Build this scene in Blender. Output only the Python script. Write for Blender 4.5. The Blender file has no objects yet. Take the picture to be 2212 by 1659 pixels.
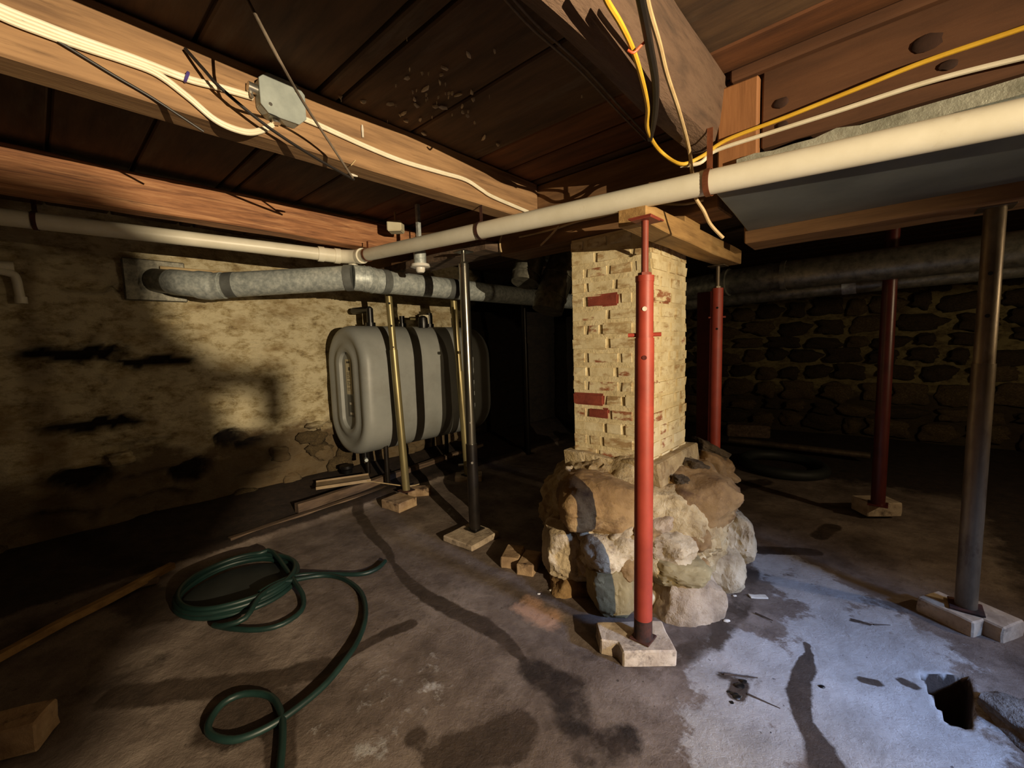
import bpy, bmesh, math, random
import numpy as np
from mathutils import Vector, Matrix, noise

random.seed(7)
SC = bpy.context.scene
COL = SC.collection

# ------------------------------------------------------------------ camera
W, H, F = 2212.0, 1659.0, 920.0
PITCH, ROLL = math.radians(5.15), math.radians(1.8)
CAMZ = 1.30
FW = Vector((-0.669, 0.743, 0)).normalized()       # level viewing direction in room axes
RT = Vector((FW.y, -FW.x, 0))                      # level right
_f = FW * math.cos(PITCH) - Vector((0, 0, 1)) * math.sin(PITCH)
_u0 = FW * math.sin(PITCH) + Vector((0, 0, 1)) * math.cos(PITCH)
_r = RT * math.cos(ROLL) - _u0 * math.sin(ROLL)
_u = _u0 * math.cos(ROLL) + RT * math.sin(ROLL)
CAM = Vector((0, 0, CAMZ))
cd = bpy.data.cameras.new('camera')
cam = bpy.data.objects.new('camera', cd)
COL.objects.link(cam)
cd.sensor_width = 36.0
cd.lens = F / W * 36.0
cd.clip_start = 0.02
m = Matrix.Identity(4)
for i in range(3):
    m[i][0], m[i][1], m[i][2], m[i][3] = _r[i], _u[i], -_f[i], CAM[i]
cam.matrix_world = m
SC.camera = cam

# ------------------------------------------------------------------ colour management, world, lights
SC.view_settings.view_transform = 'Standard'
SC.view_settings.look = 'None'
SC.view_settings.gamma = 1.0
SC.view_settings.use_curve_mapping = False
SC.view_settings.exposure = 0.0
wd = bpy.data.worlds.new('world')
SC.world = wd
wd.use_nodes = True
wd.node_tree.nodes['Background'].inputs[0].default_value = (0, 0, 0, 1)
wd.node_tree.nodes['Background'].inputs[1].default_value = 0.0

def cs(X, Z, z):
    """room position from metres right of / ahead of the camera"""
    p = RT * X + FW * Z
    return Vector((p.x, p.y, z))

def lamp(name, kind, loc, energy, color, target=None, **kw):
    l = bpy.data.lights.new(name, kind)
    l.energy = energy
    l.color = color
    for k, v in kw.items():
        setattr(l, k, v)
    o = bpy.data.objects.new(name, l)
    COL.objects.link(o)
    o.location = loc
    if target is not None:
        o.rotation_euler = (Vector(target) - Vector(loc)).to_track_quat('-Z', 'Y').to_euler()
    return o

LAMP = Vector((2.30, 0.30, 1.42))                 # work lamp on a stand, behind and right of the viewpoint
LAXIS = Vector((-0.995, -0.03, 0.05)).normalized()
lamp('work_light', 'SPOT', LAMP, 980, (1.0, 0.80, 0.53), target=LAMP + LAXIS,
     shadow_soft_size=0.005, spot_size=math.radians(102), spot_blend=1.0)
BULB = Vector((2.10, 2.95, 1.58))                  # bare bulb on the right, out of frame
lamp('bulb_light', 'POINT', BULB, 46, (1.0, 0.76, 0.46), shadow_soft_size=0.03)
WIN = Vector((2.93, 1.75, 1.85))                   # small basement window in the right wall
lamp('daylight', 'AREA', WIN, 23, (0.34, 0.53, 1.0), target=(-0.02, 1.95, 0.0),
     shape='RECTANGLE', size=0.5, size_y=0.35, spread=math.radians(38))

# ------------------------------------------------------------------ pixel -> room helpers (photo measured at 2212x1659)
def ray(px, py):
    return _f + _r * ((px - W / 2) / F) - _u * ((py - H / 2) / F)
def onz(px, py, z):
    d = ray(px, py); return CAM + d * ((z - CAMZ) / d.z)
def onx(px, py, x):
    d = ray(px, py); return CAM + d * (x / d.x)
def ony(px, py, y):
    d = ray(px, py); return CAM + d * (y / d.y)
def ond(px, py, Z):
    d = ray(px, py); return CAM + d * (Z / d.dot(FW))

# ------------------------------------------------------------------ materials
def S(r, g, b):
    def f(c):
        c /= 255.0
        return c / 12.92 if c <= 0.04045 else ((c + 0.055) / 1.055) ** 2.4
    return (f(r), f(g), f(b), 1.0)

class NT:
    def __init__(s, name):
        s.m = bpy.data.materials.new(name)
        s.m.use_nodes = True
        s.t = s.m.node_tree
        s.b = s.t.nodes['Principled BSDF']
    def n(s, kind, **kw):
        nd = s.t.nodes.new(kind)
        for k, v in kw.items():
            setattr(nd, k, v)
        return nd
    def l(s, a, b):
        s.t.links.new(a, b)
    def coord(s, stretch=(1, 1, 1), world=False, rand=True):
        if world:
            g = s.n('ShaderNodeNewGeometry'); out = g.outputs['Position']
        else:
            tc = s.n('ShaderNodeTexCoord'); out = tc.outputs['Object']
        mp = s.n('ShaderNodeMapping')
        mp.inputs['Scale'].default_value = stretch
        s.l(out, mp.inputs['Vector'])
        if rand and not world:
            oi = s.n('ShaderNodeObjectInfo')
            mu = s.n('ShaderNodeMath', operation='MULTIPLY'); mu.inputs[1].default_value = 37.0
            s.l(oi.outputs['Random'], mu.inputs[0])
            cb = s.n('ShaderNodeCombineXYZ')
            s.l(mu.outputs[0], cb.inputs[0]); s.l(mu.outputs[0], cb.inputs[1]); s.l(mu.outputs[0], cb.inputs[2])
            s.l(cb.outputs[0], mp.inputs['Location'])
        return mp.outputs['Vector']
    def noise(s, vec, scale, detail=6, rough=0.6, dist=0.0):
        nd = s.n('ShaderNodeTexNoise')
        nd.inputs['Scale'].default_value = scale
        nd.inputs['Detail'].default_value = detail
        nd.inputs['Roughness'].default_value = rough
        nd.inputs['Distortion'].default_value = dist
        s.l(vec, nd.inputs['Vector'])
        return nd.outputs['Fac']
    def ramp(s, fac, stops):
        r = s.n('ShaderNodeValToRGB')
        e = r.color_ramp.elements
        while len(e) < len(stops):
            e.new(0.5)
        for i, (p, c) in enumerate(stops):
            e[i].position = p
            e[i].color = c if len(c) == 4 else (*c, 1)
        s.l(fac, r.inputs['Fac'])
        return r.outputs['Color']
    def mix(s, fac, a, b, mode='MIX'):
        x = s.n('ShaderNodeMix', data_type='RGBA', blend_type=mode)
        if isinstance(fac, (int, float)): x.inputs[0].default_value = fac
        else: s.l(fac, x.inputs[0])
        for v, i in ((a, 6), (b, 7)):
            if isinstance(v, tuple): x.inputs[i].default_value = v
            else: s.l(v, x.inputs[i])
        return x.outputs[2]
    def math(s, op, a, b=None, clamp=False):
        x = s.n('ShaderNodeMath', operation=op); x.use_clamp = clamp
        for v, i in ((a, 0), (b, 1)):
            if v is None: continue
            if isinstance(v, (int, float)): x.inputs[i].default_value = v
            else: s.l(v, x.inputs[i])
        return x.outputs[0]
    def bump(s, h, strength=0.5, dist=0.01):
        b = s.n('ShaderNodeBump')
        b.inputs['Strength'].default_value = strength
        b.inputs['Distance'].default_value = dist
        s.l(h, b.inputs['Height'])
        s.l(b.outputs['Normal'], s.b.inputs['Normal'])

BLK, WHT = (0, 0, 0, 1), (1, 1, 1, 1)

def mat(name, stops, scale=6, stretch=(1, 1, 1), rough=0.7, metal=0.0, dirt=None, dirt_scale=3, dirt_rng=(0.5, 0.62),
        bump=0.3, bump_scale=40, bump_dist=0.004, detail=7, dist=0.0, world=False, spec=None):
    k = NT(name)
    v = k.coord(stretch, world)
    c = k.ramp(k.noise(v, scale, detail, 0.62, dist), stops)
    if dirt:
        d = k.ramp(k.noise(v, dirt_scale, 8, 0.7), [(dirt_rng[0], BLK), (dirt_rng[1], WHT)])
        c = k.mix(d, c, dirt)
    k.l(c, k.b.inputs['Base Color'])
    k.b.inputs['Roughness'].default_value = rough
    k.b.inputs['Metallic'].default_value = metal
    if spec is not None:
        k.b.inputs['Specular IOR Level'].default_value = spec
    if bump:
        k.bump(k.noise(v, bump_scale, 6, 0.65), bump, bump_dist)
    return k.m

MT = {}
MT['joist'] = mat('joist_wood', [(0.3, S(112, 84, 58)), (0.55, S(158, 123, 86)), (0.75, S(176, 142, 102))], 3, (9, .7, 9), 0.75,
                  dirt=S(96, 70, 46), dirt_scale=5, dirt_rng=(0.58, 0.75), bump=0.35, bump_scale=14)
MT['joist_red'] = mat('reddish_joist_wood', [(0.3, S(112, 72, 48)), (0.5, S(172, 118, 78)), (0.7, S(206, 154, 108))], 3.2, (8, .9, 16), 0.7,
                      dirt=S(98, 62, 42), dirt_scale=3, dirt_rng=(0.52, 0.7), bump=0.5, bump_scale=14, dist=0.8)
MT['plank'] = mat('ceiling_plank_wood', [(0.3, S(56, 40, 26)), (0.5, S(82, 60, 40)), (0.72, S(106, 80, 54))], 2.2, (.9, 6, 6), 0.85,
                  dirt=S(104, 92, 76), dirt_scale=1.7, dirt_rng=(0.56, 0.8), bump=0.3, bump_scale=10)
MT['plank_warm'] = mat('warm_plank_wood', [(0.3, S(74, 44, 24)), (0.55, S(110, 68, 38)), (0.75, S(132, 86, 50))], 2.2, (.9, 6, 6), 0.8,
                       bump=0.3, bump_scale=10)
MT['log'] = mat('hewn_log_wood', [(0.28, S(54, 42, 34)), (0.5, S(96, 74, 58)), (0.74, S(130, 106, 86))], 4, (4, .8, 4), 0.85,
                dirt=S(64, 44, 30), dirt_scale=4, dirt_rng=(0.52, 0.72), bump=0.8, bump_scale=12, bump_dist=0.012)
MT['girder'] = mat('girder_wood', [(0.3, S(96, 68, 42)), (0.55, S(130, 96, 62)), (0.75, S(150, 114, 76))], 2.5, (.8, 9, 9), 0.8,
                   bump=0.3, bump_scale=14)
MT['header'] = mat('knotty_header_wood', [(0.3, S(70, 44, 26)), (0.55, S(96, 62, 38)), (0.75, S(112, 76, 48))], 2.0, (.8, 5, 5), 0.75,
                   dirt=S(40, 24, 14), dirt_scale=2.6, dirt_rng=(0.66, 0.76), bump=0.25, bump_scale=12)
MT['stud'] = mat('orange_stud_wood', [(0.3, S(132, 88, 52)), (0.6, S(158, 108, 66)), (0.8, S(170, 122, 78))], 3, (9, 9, .9), 0.7,
                 bump=0.2, bump_scale=14)
MT['block'] = mat('support_timber', [(0.3, S(120, 90, 52)), (0.55, S(164, 128, 78)), (0.75, S(184, 150, 98))], 3, (9, .9, 9), 0.75,
                  bump=0.4, bump_scale=14)
MT['gray_wood'] = mat('weathered_board', [(0.3, S(66, 52, 42)), (0.55, S(110, 90, 72)), (0.75, S(140, 118, 96))], 3, (9, .9, 9), 0.85,
                      bump=0.4, bump_scale=14)
MT['pvc'] = mat('pvc_plastic', [(0.35, S(226, 220, 198)), (0.65, S(240, 235, 216))], 5, rough=0.38,
                dirt=S(196, 184, 150), dirt_scale=4, dirt_rng=(0.6, 0.8), bump=0.03)
MT['copper_strap'] = mat('strap_copper', [(0.3, S(104, 60, 38)), (0.7, S(146, 88, 58))], 30, rough=0.55, metal=0.4, bump=0.1)
MT['galv'] = mat('galvanised_steel', [(0.35, S(156, 163, 162)), (0.5, S(180, 187, 184)), (0.68, S(208, 213, 208))], 34, rough=0.5, metal=0.3,
                 bump=0.1, bump_scale=30, detail=3)
MT['galv_dark'] = mat('dull_galvanised_steel', [(0.35, S(96, 94, 84)), (0.5, S(124, 122, 110)), (0.7, S(150, 146, 130))], 22, rough=0.4, metal=0.6,
                      bump=0.25, bump_scale=16, detail=4)
MT['galv_tape'] = mat('duct_tape', [(0.35, S(92, 94, 92)), (0.7, S(120, 124, 122))], 12, rough=0.55, metal=0.2, bump=0.2)
MT['sheet'] = mat('sheet_metal', [(0.35, S(104, 110, 112)), (0.65, S(132, 138, 138))], 2.2, rough=0.5, metal=0.35, bump=0.06,
                  bump_scale=6)
MT['foil'] = mat('foil_tape', [(0.3, S(150, 152, 136)), (0.6, S(206, 208, 192))], 10, rough=0.35, metal=0.5, bump=0.6, bump_scale=9, bump_dist=0.02)
MT['red'] = mat('red_paint', [(0.3, S(140, 50, 36)), (0.7, S(166, 64, 46))], 9, rough=0.5, dirt=S(112, 42, 32), dirt_scale=6,
                dirt_rng=(0.6, 0.8), bump=0.1, bump_scale=60)
MT['red_dull'] = mat('dull_red_paint', [(0.3, S(118, 50, 36)), (0.7, S(140, 62, 46))], 9, rough=0.55, bump=0.1)
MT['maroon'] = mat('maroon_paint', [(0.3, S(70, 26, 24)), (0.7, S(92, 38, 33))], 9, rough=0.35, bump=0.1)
MT['rust'] = mat('black_rust', [(0.35, S(34, 20, 15)), (0.65, S(84, 44, 30))], 18, rough=0.9, bump=0.6, bump_scale=50)
MT['brass'] = mat('zinc_yellow_steel', [(0.35, S(128, 116, 82)), (0.65, S(168, 156, 112))], 6, (1, 1, .3), 0.38, 0.55, bump=0.05)
MT['chrome'] = mat('bright_steel', [(0.35, S(130, 126, 118)), (0.65, S(176, 172, 160))], 6, (1, 1, .3), 0.22, 0.95, bump=0.03)
MT['black_steel'] = mat('black_painted_steel', [(0.35, S(26, 22, 20)), (0.65, S(44, 38, 33))], 8, rough=0.35, metal=0.3, bump=0.05)
MT['grey_steel'] = mat('grey_steel', [(0.35, S(84, 72, 58)), (0.65, S(124, 110, 90))], 10, (1, 1, .4), 0.4, 0.5, dirt=S(70, 50, 36),
                       dirt_scale=9, dirt_rng=(0.55, 0.7), bump=0.2)
MT['bolt'] = mat('shiny_bolt', [(0.35, S(190, 186, 176)), (0.65, S(224, 220, 210))], 10, rough=0.25, metal=0.9, bump=0)
MT['hole'] = mat('dark_hole', [(0.3, S(12, 9, 8)), (0.7, S(20, 15, 13))], 10, rough=0.9, bump=0)
MT['tank'] = mat('grey_tank_paint', [(0.35, S(146, 149, 146)), (0.65, S(160, 162, 158))], 3, rough=0.45, bump=0.08, bump_scale=90,
                 dirt=S(134, 134, 128), dirt_scale=2, dirt_rng=(0.55, 0.8))
MT['label'] = mat('paper_label', [(0.3, S(206, 196, 164)), (0.7, S(224, 216, 188))], 12, rough=0.7, bump=0)
MT['ink'] = mat('label_print', [(0.3, S(70, 66, 58)), (0.7, S(96, 90, 78))], 60, rough=0.8, bump=0)
MT['black'] = mat('black_plastic', [(0.3, S(14, 13, 13)), (0.7, S(26, 24, 23))], 9, rough=0.35, bump=0.05)
MT['rubber'] = mat('dark_rubber', [(0.3, S(30, 33, 32)), (0.7, S(48, 52, 50))], 6, rough=0.6, bump=0.2)
MT['hose'] = mat('green_hose', [(0.3, S(17, 36, 33)), (0.7, S(27, 52, 47))], 7, rough=0.45, bump=0.05)
MT['yellow'] = mat('yellow_cable', [(0.3, S(206, 160, 44)), (0.7, S(228, 188, 66))], 14, rough=0.45, bump=0.05)
MT['white_cable'] = mat('white_cable', [(0.3, S(214, 204, 176)), (0.7, S(236, 228, 206))], 14, rough=0.5, bump=0.05)
MT['tan_cable'] = mat('tan_cable', [(0.3, S(176, 150, 108)), (0.7, S(206, 182, 138))], 14, rough=0.6, bump=0.1)
MT['black_cable'] = mat('black_cable', [(0.3, S(20, 16, 14)), (0.7, S(34, 28, 25))], 14, rough=0.5, bump=0.1)
MT['grey_wire'] = mat('dusty_wire', [(0.3, S(96, 84, 70)), (0.7, S(130, 116, 100))], 20, rough=0.9, bump=0.2)
MT['purple'] = mat('purple_staple', [(0.3, S(70, 58, 124)), (0.7, S(92, 78, 150))], 9, rough=0.5, bump=0)
MT['orange'] = mat('orange_tie', [(0.3, S(206, 84, 44)), (0.7, S(226, 106, 60))], 9, rough=0.5, bump=0)
MT['jbox'] = mat('galvanised_box', [(0.35, S(150, 158, 154)), (0.65, S(178, 186, 180))], 9, rough=0.45, metal=0.35, bump=0.08)
MT['porcelain'] = mat('porcelain', [(0.3, S(222, 218, 206)), (0.7, S(240, 236, 226))], 9, rough=0.25, bump=0)
MT['paver'] = mat('concrete_paver', [(0.3, S(150, 132, 112)), (0.55, S(190, 172, 148)), (0.75, S(210, 194, 170))], 12, rough=0.9,
                  dirt=S(72, 56, 46), dirt_scale=7, dirt_rng=(0.55, 0.68), bump=0.7, bump_scale=40, bump_dist=0.006)
MT['paver_brown'] = mat('brown_brick', [(0.3, S(130, 104, 78)), (0.55, S(176, 148, 114)), (0.75, S(196, 170, 136))], 10, rough=0.9,
                        dirt=S(58, 38, 28), dirt_scale=8, dirt_rng=(0.54, 0.66), bump=0.7, bump_scale=40, bump_dist=0.006)
MT['chip'] = mat('pale_chip', [(0.3, S(190, 182, 166)), (0.7, S(226, 220, 206))], 20, rough=0.8, bump=0.3)
MT['twig'] = mat('dark_splinter', [(0.3, S(46, 36, 30)), (0.7, S(84, 70, 60))], 20, rough=0.9, bump=0.3)
MT['knot'] = mat('wood_knot', [(0.3, S(40, 22, 12)), (0.7, S(60, 34, 20))], 20, rough=0.9, bump=0.3)
MT['board_pale'] = mat('pale_cardboard', [(0.3, S(150, 128, 100)), (0.7, S(188, 166, 134))], 8, rough=0.9, bump=0.2)
MT['web'] = mat('cobweb_dust', [(0.3, S(200, 184, 156)), (0.7, S(232, 220, 196))], 40, rough=1.0, bump=0.3)
MT['skin'] = mat('skin', [(0.3, S(190, 140, 112)), (0.7, S(204, 156, 128))], 9, rough=0.6, bump=0.05)
MT['cloth'] = mat('dark_clothing', [(0.3, S(36, 36, 42)), (0.7, S(50, 50, 58))], 30, rough=0.95, bump=0.2)
MT['glass'] = mat('window_pane', [(0.3, S(150, 170, 205)), (0.7, S(170, 190, 220))], 3, rough=0.2, bump=0)

def parge(name, pale, mid, dark, brown, end=None):
    k = NT(name)
    v = k.coord((1, 1, 1), world=True)
    st = k.n('ShaderNodeMapping'); st.inputs['Scale'].default_value = (1, 1, 1.9); k.l(v, st.inputs['Vector'])
    sv = st.outputs['Vector']
    n1 = k.noise(sv, 9, 10, 0.72, 0.1)
    c = k.ramp(n1, [(0.30, dark), (0.42, mid), (0.54, pale), (0.8, pale)])
    n2 = k.noise(sv, 2.1, 6, 0.6)
    c = k.mix(k.ramp(n2, [(0.52, BLK), (0.70, WHT)]), c, brown)
    n3 = k.noise(sv, 26, 5, 0.7)
    c = k.mix(k.ramp(n3, [(0.60, BLK), (0.74, (0.75, 0.75, 0.75, 1))]), c, mid)
    # dirt near the floor, painted darker still to deepen the shade
    sp = k.n('ShaderNodeSeparateXYZ'); k.l(v, sp.inputs[0])
    zz = k.math('ADD', sp.outputs[2], k.math('MULTIPLY', k.math('SUBTRACT', n2, .12), 0.9))
    low = k.ramp(zz, [(0.85, WHT), (1.0, BLK)])
    c = k.mix(k.math('MULTIPLY', low, 0.9), c, dark)
    ga = k.n('ShaderNodeAttribute'); ga.attribute_name = 'gap'
    c = k.mix(ga.outputs['Fac'], c, k.ramp(n3, [(0.4, S(26, 18, 12)), (0.7, S(48, 35, 24))]))   # mortarless gaps painted dark, standing in for the shade inside
    if end is not None:                                                                     # far end painted dark in place of deep shade
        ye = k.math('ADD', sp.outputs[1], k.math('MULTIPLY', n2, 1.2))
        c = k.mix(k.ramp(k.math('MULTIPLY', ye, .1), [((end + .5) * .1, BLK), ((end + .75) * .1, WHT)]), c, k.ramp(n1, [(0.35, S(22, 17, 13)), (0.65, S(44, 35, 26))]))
    k.l(c, k.b.inputs['Base Color'])
    k.b.inputs['Roughness'].default_value = 0.95
    h = k.math('ADD', n1, k.math('MULTIPLY', n3, 0.5))
    k.bump(h, 0.9, 0.03)
    return k.m
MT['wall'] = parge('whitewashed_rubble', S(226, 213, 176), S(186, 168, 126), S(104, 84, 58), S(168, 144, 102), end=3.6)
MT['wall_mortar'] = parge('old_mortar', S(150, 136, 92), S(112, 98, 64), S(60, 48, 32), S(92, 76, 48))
MT['stone'] = mat('rubble_stone', [(0.3, S(70, 56, 38)), (0.55, S(110, 92, 62)), (0.75, S(146, 128, 92))], 9, rough=0.95, bump=0.8, bump_scale=24, bump_dist=0.02)
MT['stone_dark'] = mat('dark_rubble_stone', [(0.3, S(50, 40, 28)), (0.55, S(78, 64, 44)), (0.75, S(104, 88, 60))], 9, rough=0.95, bump=0.8, bump_scale=24, bump_dist=0.02)
MT['boulder_brown'] = mat('brown_boulder', [(0.3, S(104, 78, 46)), (0.55, S(146, 116, 74)), (0.75, S(176, 150, 106))], 4, rough=0.9,
                          dirt=S(84, 58, 34), dirt_scale=5, dirt_rng=(0.5, 0.66), bump=0.7, bump_scale=20, bump_dist=0.015)
MT['boulder_pale'] = mat('pale_boulder', [(0.3, S(130, 112, 86)), (0.5, S(184, 166, 134)), (0.72, S(212, 196, 166))], 6, rough=0.9,
                         dirt=S(110, 88, 62), dirt_scale=9, dirt_rng=(0.56, 0.68), bump=0.9, bump_scale=18, bump_dist=0.02)
MT['boulder_green'] = mat('greenish_boulder', [(0.3, S(116, 100, 66)), (0.55, S(150, 134, 94)), (0.75, S(172, 156, 116))], 5, rough=0.85,
                          bump=0.5, bump_scale=20, bump_dist=0.012)
MT['boulder_pink'] = mat('pitted_boulder', [(0.3, S(118, 100, 80)), (0.5, S(168, 148, 122)), (0.72, S(194, 176, 150))], 7, rough=0.9,
                         dirt=S(84, 66, 54), dirt_scale=14, dirt_rng=(0.62, 0.70), bump=1.0, bump_scale=16, bump_dist=0.022)
MT['rubble_grey'] = mat('grey_rubble', [(0.3, S(74, 66, 60)), (0.5, S(112, 104, 96)), (0.72, S(140, 132, 124))], 8, rough=0.95, bump=1.0, bump_scale=18, bump_dist=0.03)
MT['lime_mortar'] = mat('lime_mortar', [(0.3, S(128, 104, 70)), (0.5, S(176, 154, 112)), (0.72, S(206, 188, 150))], 8, rough=0.95,
                        dirt=S(120, 92, 56), dirt_scale=10, dirt_rng=(0.56, 0.70), bump=1.0, bump_scale=22, bump_dist=0.02)

def brickmat(name, wear0, wear1, clay_a, clay_b):
    k = NT(name)
    v = k.coord((1, 1, 1))
    clay = k.ramp(k.noise(v, 14, 4), [(0.35, clay_a), (0.65, clay_b)])
    paint = k.ramp(k.noise(v, 12, 8, 0.7), [(0.32, S(186, 164, 120)), (0.48, S(216, 200, 158)), (0.7, S(232, 220, 184))])
    oi = k.n('ShaderNodeObjectInfo')
    r = k.math('MULTIPLY', k.math('SUBTRACT', oi.outputs['Random'], 0.5), 0.14)
    st = k.n('ShaderNodeMapping'); st.inputs['Scale'].default_value = (1, 1, 2.2); k.l(v, st.inputs['Vector'])
    w = k.math('ADD', k.noise(st.outputs['Vector'], 11, 7, 0.66), r)
    fac = k.ramp(w, [(wear0, BLK), (wear1, WHT)])
    k.l(k.mix(fac, paint, clay), k.b.inputs['Base Color'])
    k.b.inputs['Roughness'].default_value = 0.9
    k.bump(k.noise(v, 28, 6, 0.7), 0.45, 0.006)
    return k.m
MT['brick'] = brickmat('whitewashed_brick', 0.50, 0.64, S(156, 126, 84), S(178, 148, 104))
MT['brick_worn'] = brickmat('worn_whitewashed_brick', 0.52, 0.62, S(142, 84, 54), S(162, 108, 72))
MT['brick_bare'] = brickmat('bare_brick', 0.22, 0.34, S(116, 48, 34), S(146, 68, 48))
MT['chimney_core'] = mat('whitewashed_mortar', [(0.3, S(196, 176, 132)), (0.55, S(220, 204, 162)), (0.8, S(234, 222, 186))], 9, rough=0.95,
                         bump=0.8, bump_scale=26, bump_dist=0.01)

def floormat():
    k = NT('old_concrete_floor')
    v = k.coord((1, 1, 1), world=True)
    n1 = k.noise(v, 2.6, 9, 0.65)
    c = k.ramp(n1, [(0.30, S(70, 58, 49)), (0.48, S(110, 96, 86)), (0.68, S(146, 132, 120))])
    n2 = k.noise(v, 11, 8, 0.7)
    c = k.mix(k.ramp(n2, [(0.53, BLK), (0.72, (0.7, 0.7, 0.7, 1))]), c, S(74, 61, 51))
    def att(nm):
        a = k.n('ShaderNodeAttribute'); a.attribute_name = nm
        return a.outputs['Fac']
    n4 = k.noise(v, 7, 9, 0.72)
    wob = k.math('MULTIPLY', k.math('SUBTRACT', n4, 0.5), 1.5)
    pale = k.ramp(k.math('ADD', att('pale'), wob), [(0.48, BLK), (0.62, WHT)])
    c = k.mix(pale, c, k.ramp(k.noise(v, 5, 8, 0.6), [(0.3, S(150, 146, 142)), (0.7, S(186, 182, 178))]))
    pink = k.ramp(k.math('ADD', att('pink'), wob), [(0.45, BLK), (0.8, WHT)])
    c = k.mix(pink, c, S(176, 140, 116))
    stain = k.ramp(k.math('ADD', att('stain'), k.math('MULTIPLY', wob, 0.9)), [(0.42, BLK), (0.66, WHT)])
    c = k.mix(stain, c, k.ramp(n2, [(0.35, S(56, 45, 37)), (0.7, S(82, 68, 57))]))
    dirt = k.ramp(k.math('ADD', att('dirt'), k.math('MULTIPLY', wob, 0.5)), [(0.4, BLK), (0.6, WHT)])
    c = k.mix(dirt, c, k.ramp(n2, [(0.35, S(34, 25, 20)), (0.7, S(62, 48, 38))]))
    # small dark specks
    sp = k.ramp(k.noise(v, 38, 3, 0.5), [(0.72, BLK), (0.75, WHT)])
    c = k.mix(k.math('MULTIPLY', sp, 0.7), c, S(50, 40, 34))
    k.l(c, k.b.inputs['Base Color'])
    rr = k.math('SUBTRACT', 0.85, k.math('MULTIPLY', stain, 0.22))
    k.l(rr, k.b.inputs['Roughness'])
    k.bump(k.math('ADD', n4, k.math('MULTIPLY', n2, 0.5)), 0.75, 0.02)
    return k.m
MT['floor'] = floormat()

# ------------------------------------------------------------------ mesh helpers
class MB:
    def __init__(s):
        s.v, s.f = [], []
    def add(s, vs, fs):
        o = len(s.v)
        s.v += [Vector(p) for p in vs]
        s.f += [tuple(i + o for i in f) for f in fs]
        return s
    def box(s, lo, hi, rot=None, pivot=None):
        x0, y0, z0 = lo; x1, y1, z1 = hi
        vs = [Vector(p) for p in ((x0, y0, z0), (x1, y0, z0), (x1, y1, z0), (x0, y1, z0), (x0, y0, z1), (x1, y0, z1), (x1, y1, z1), (x0, y1, z1))]
        if rot is not None:
            pv = Vector(pivot)
            vs = [pv + rot @ (p - pv) for p in vs]
        return s.add(vs, [(3, 2, 1, 0), (4, 5, 6, 7), (0, 1, 5, 4), (1, 2, 6, 5), (2, 3, 7, 6), (3, 0, 4, 7)])
    def tube(s, pts, r, seg=12, caps=True, flat=1.0):
        pts = [Vector(p) for p in pts]
        rs = r if isinstance(r, (list, tuple)) else [r] * len(pts)
        o = len(s.v)
        prev = None
        n = len(pts)
        for i, p in enumerate(pts):
            t = (pts[min(i + 1, n - 1)] - pts[max(i - 1, 0)])
            if t.length < 1e-9: t = Vector((0, 0, 1))
            t.normalize()
            if prev is None:
                a = Vector((0, 0, 1)) if abs(t.z) < 0.9 else Vector((1, 0, 0))
                u = t.cross(a).normalized()
            else:
                u = (prev - t * prev.dot(t))
                if u.length < 1e-6: u = t.orthogonal()
                u.normalize()
            prev = u
            w = t.cross(u)
            for j in range(seg):
                a = 2 * math.pi * j / seg
                s.v.append(p + (u * math.cos(a) * flat + w * math.sin(a)) * rs[i])
        for i in range(n - 1):
            for j in range(seg):
                a = o + i * seg + j; b = o + i * seg + (j + 1) % seg
                s.f.append((a, b, b + seg, a + seg))
        if caps:
            s.f.append(tuple(o + j for j in range(seg))[::-1])
            s.f.append(tuple(o + (n - 1) * seg + j for j in range(seg)))
        return s
    def ring(s, c, axis, r, rt, seg=24, tseg=8, sx=1.0):
        axis = Vector(axis).normalized(); u = axis.orthogonal().normalized(); w = axis.cross(u)
        pts = [Vector(c) + (u * math.cos(2 * math.pi * i / seg) + w * math.sin(2 * math.pi * i / seg)) * r for i in range(seg + 1)]
        return s.tube(pts, rt, tseg, caps=False)
    def prism(s, poly, off):
        """polygon (list of 3d points) extruded by vector off"""
        n = len(poly); off = Vector(off)
        a = [Vector(p) for p in poly]; b = [p + off for p in a]
        fs = [tuple(range(n))[::-1], tuple(range(n, 2 * n))] + [(i, (i + 1) % n, n + (i + 1) % n, n + i) for i in range(n)]
        return s.add(a + b, fs)
    def build(s, name, m, parent=None, origin=None, smooth=False, bevel=0.0, bseg=2, kind=None):
        me = bpy.data.meshes.new(name)
        if parent is not None:
            o0 = Vector(parent['_o'])
        else:
            o0 = Vector(origin) if origin is not None else Vector((0, 0, 0))
        me.from_pydata([tuple(p - o0) for p in s.v], [], s.f)
        bm = bmesh.new(); bm.from_mesh(me)
        bmesh.ops.recalc_face_normals(bm, faces=bm.faces)
        if bevel:
            bmesh.ops.bevel(bm, geom=list(bm.edges), offset=bevel, segments=bseg, affect='EDGES', clamp_overlap=True)
        bm.to_mesh(me); bm.free()
        if smooth:
            for p in me.polygons: p.use_smooth = True
            try:
                me.set_sharp_from_angle(angle=math.radians(40))
            except Exception:
                pass
        me.materials.append(MT[m])
        o = bpy.data.objects.new(name, me)
        COL.objects.link(o)
        if parent is not None:
            o.parent = parent
            o['_o'] = tuple(o0)
        else:
            o.location = o0
            o['_o'] = tuple(o0)
        if kind: o['kind'] = kind
        return o

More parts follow.
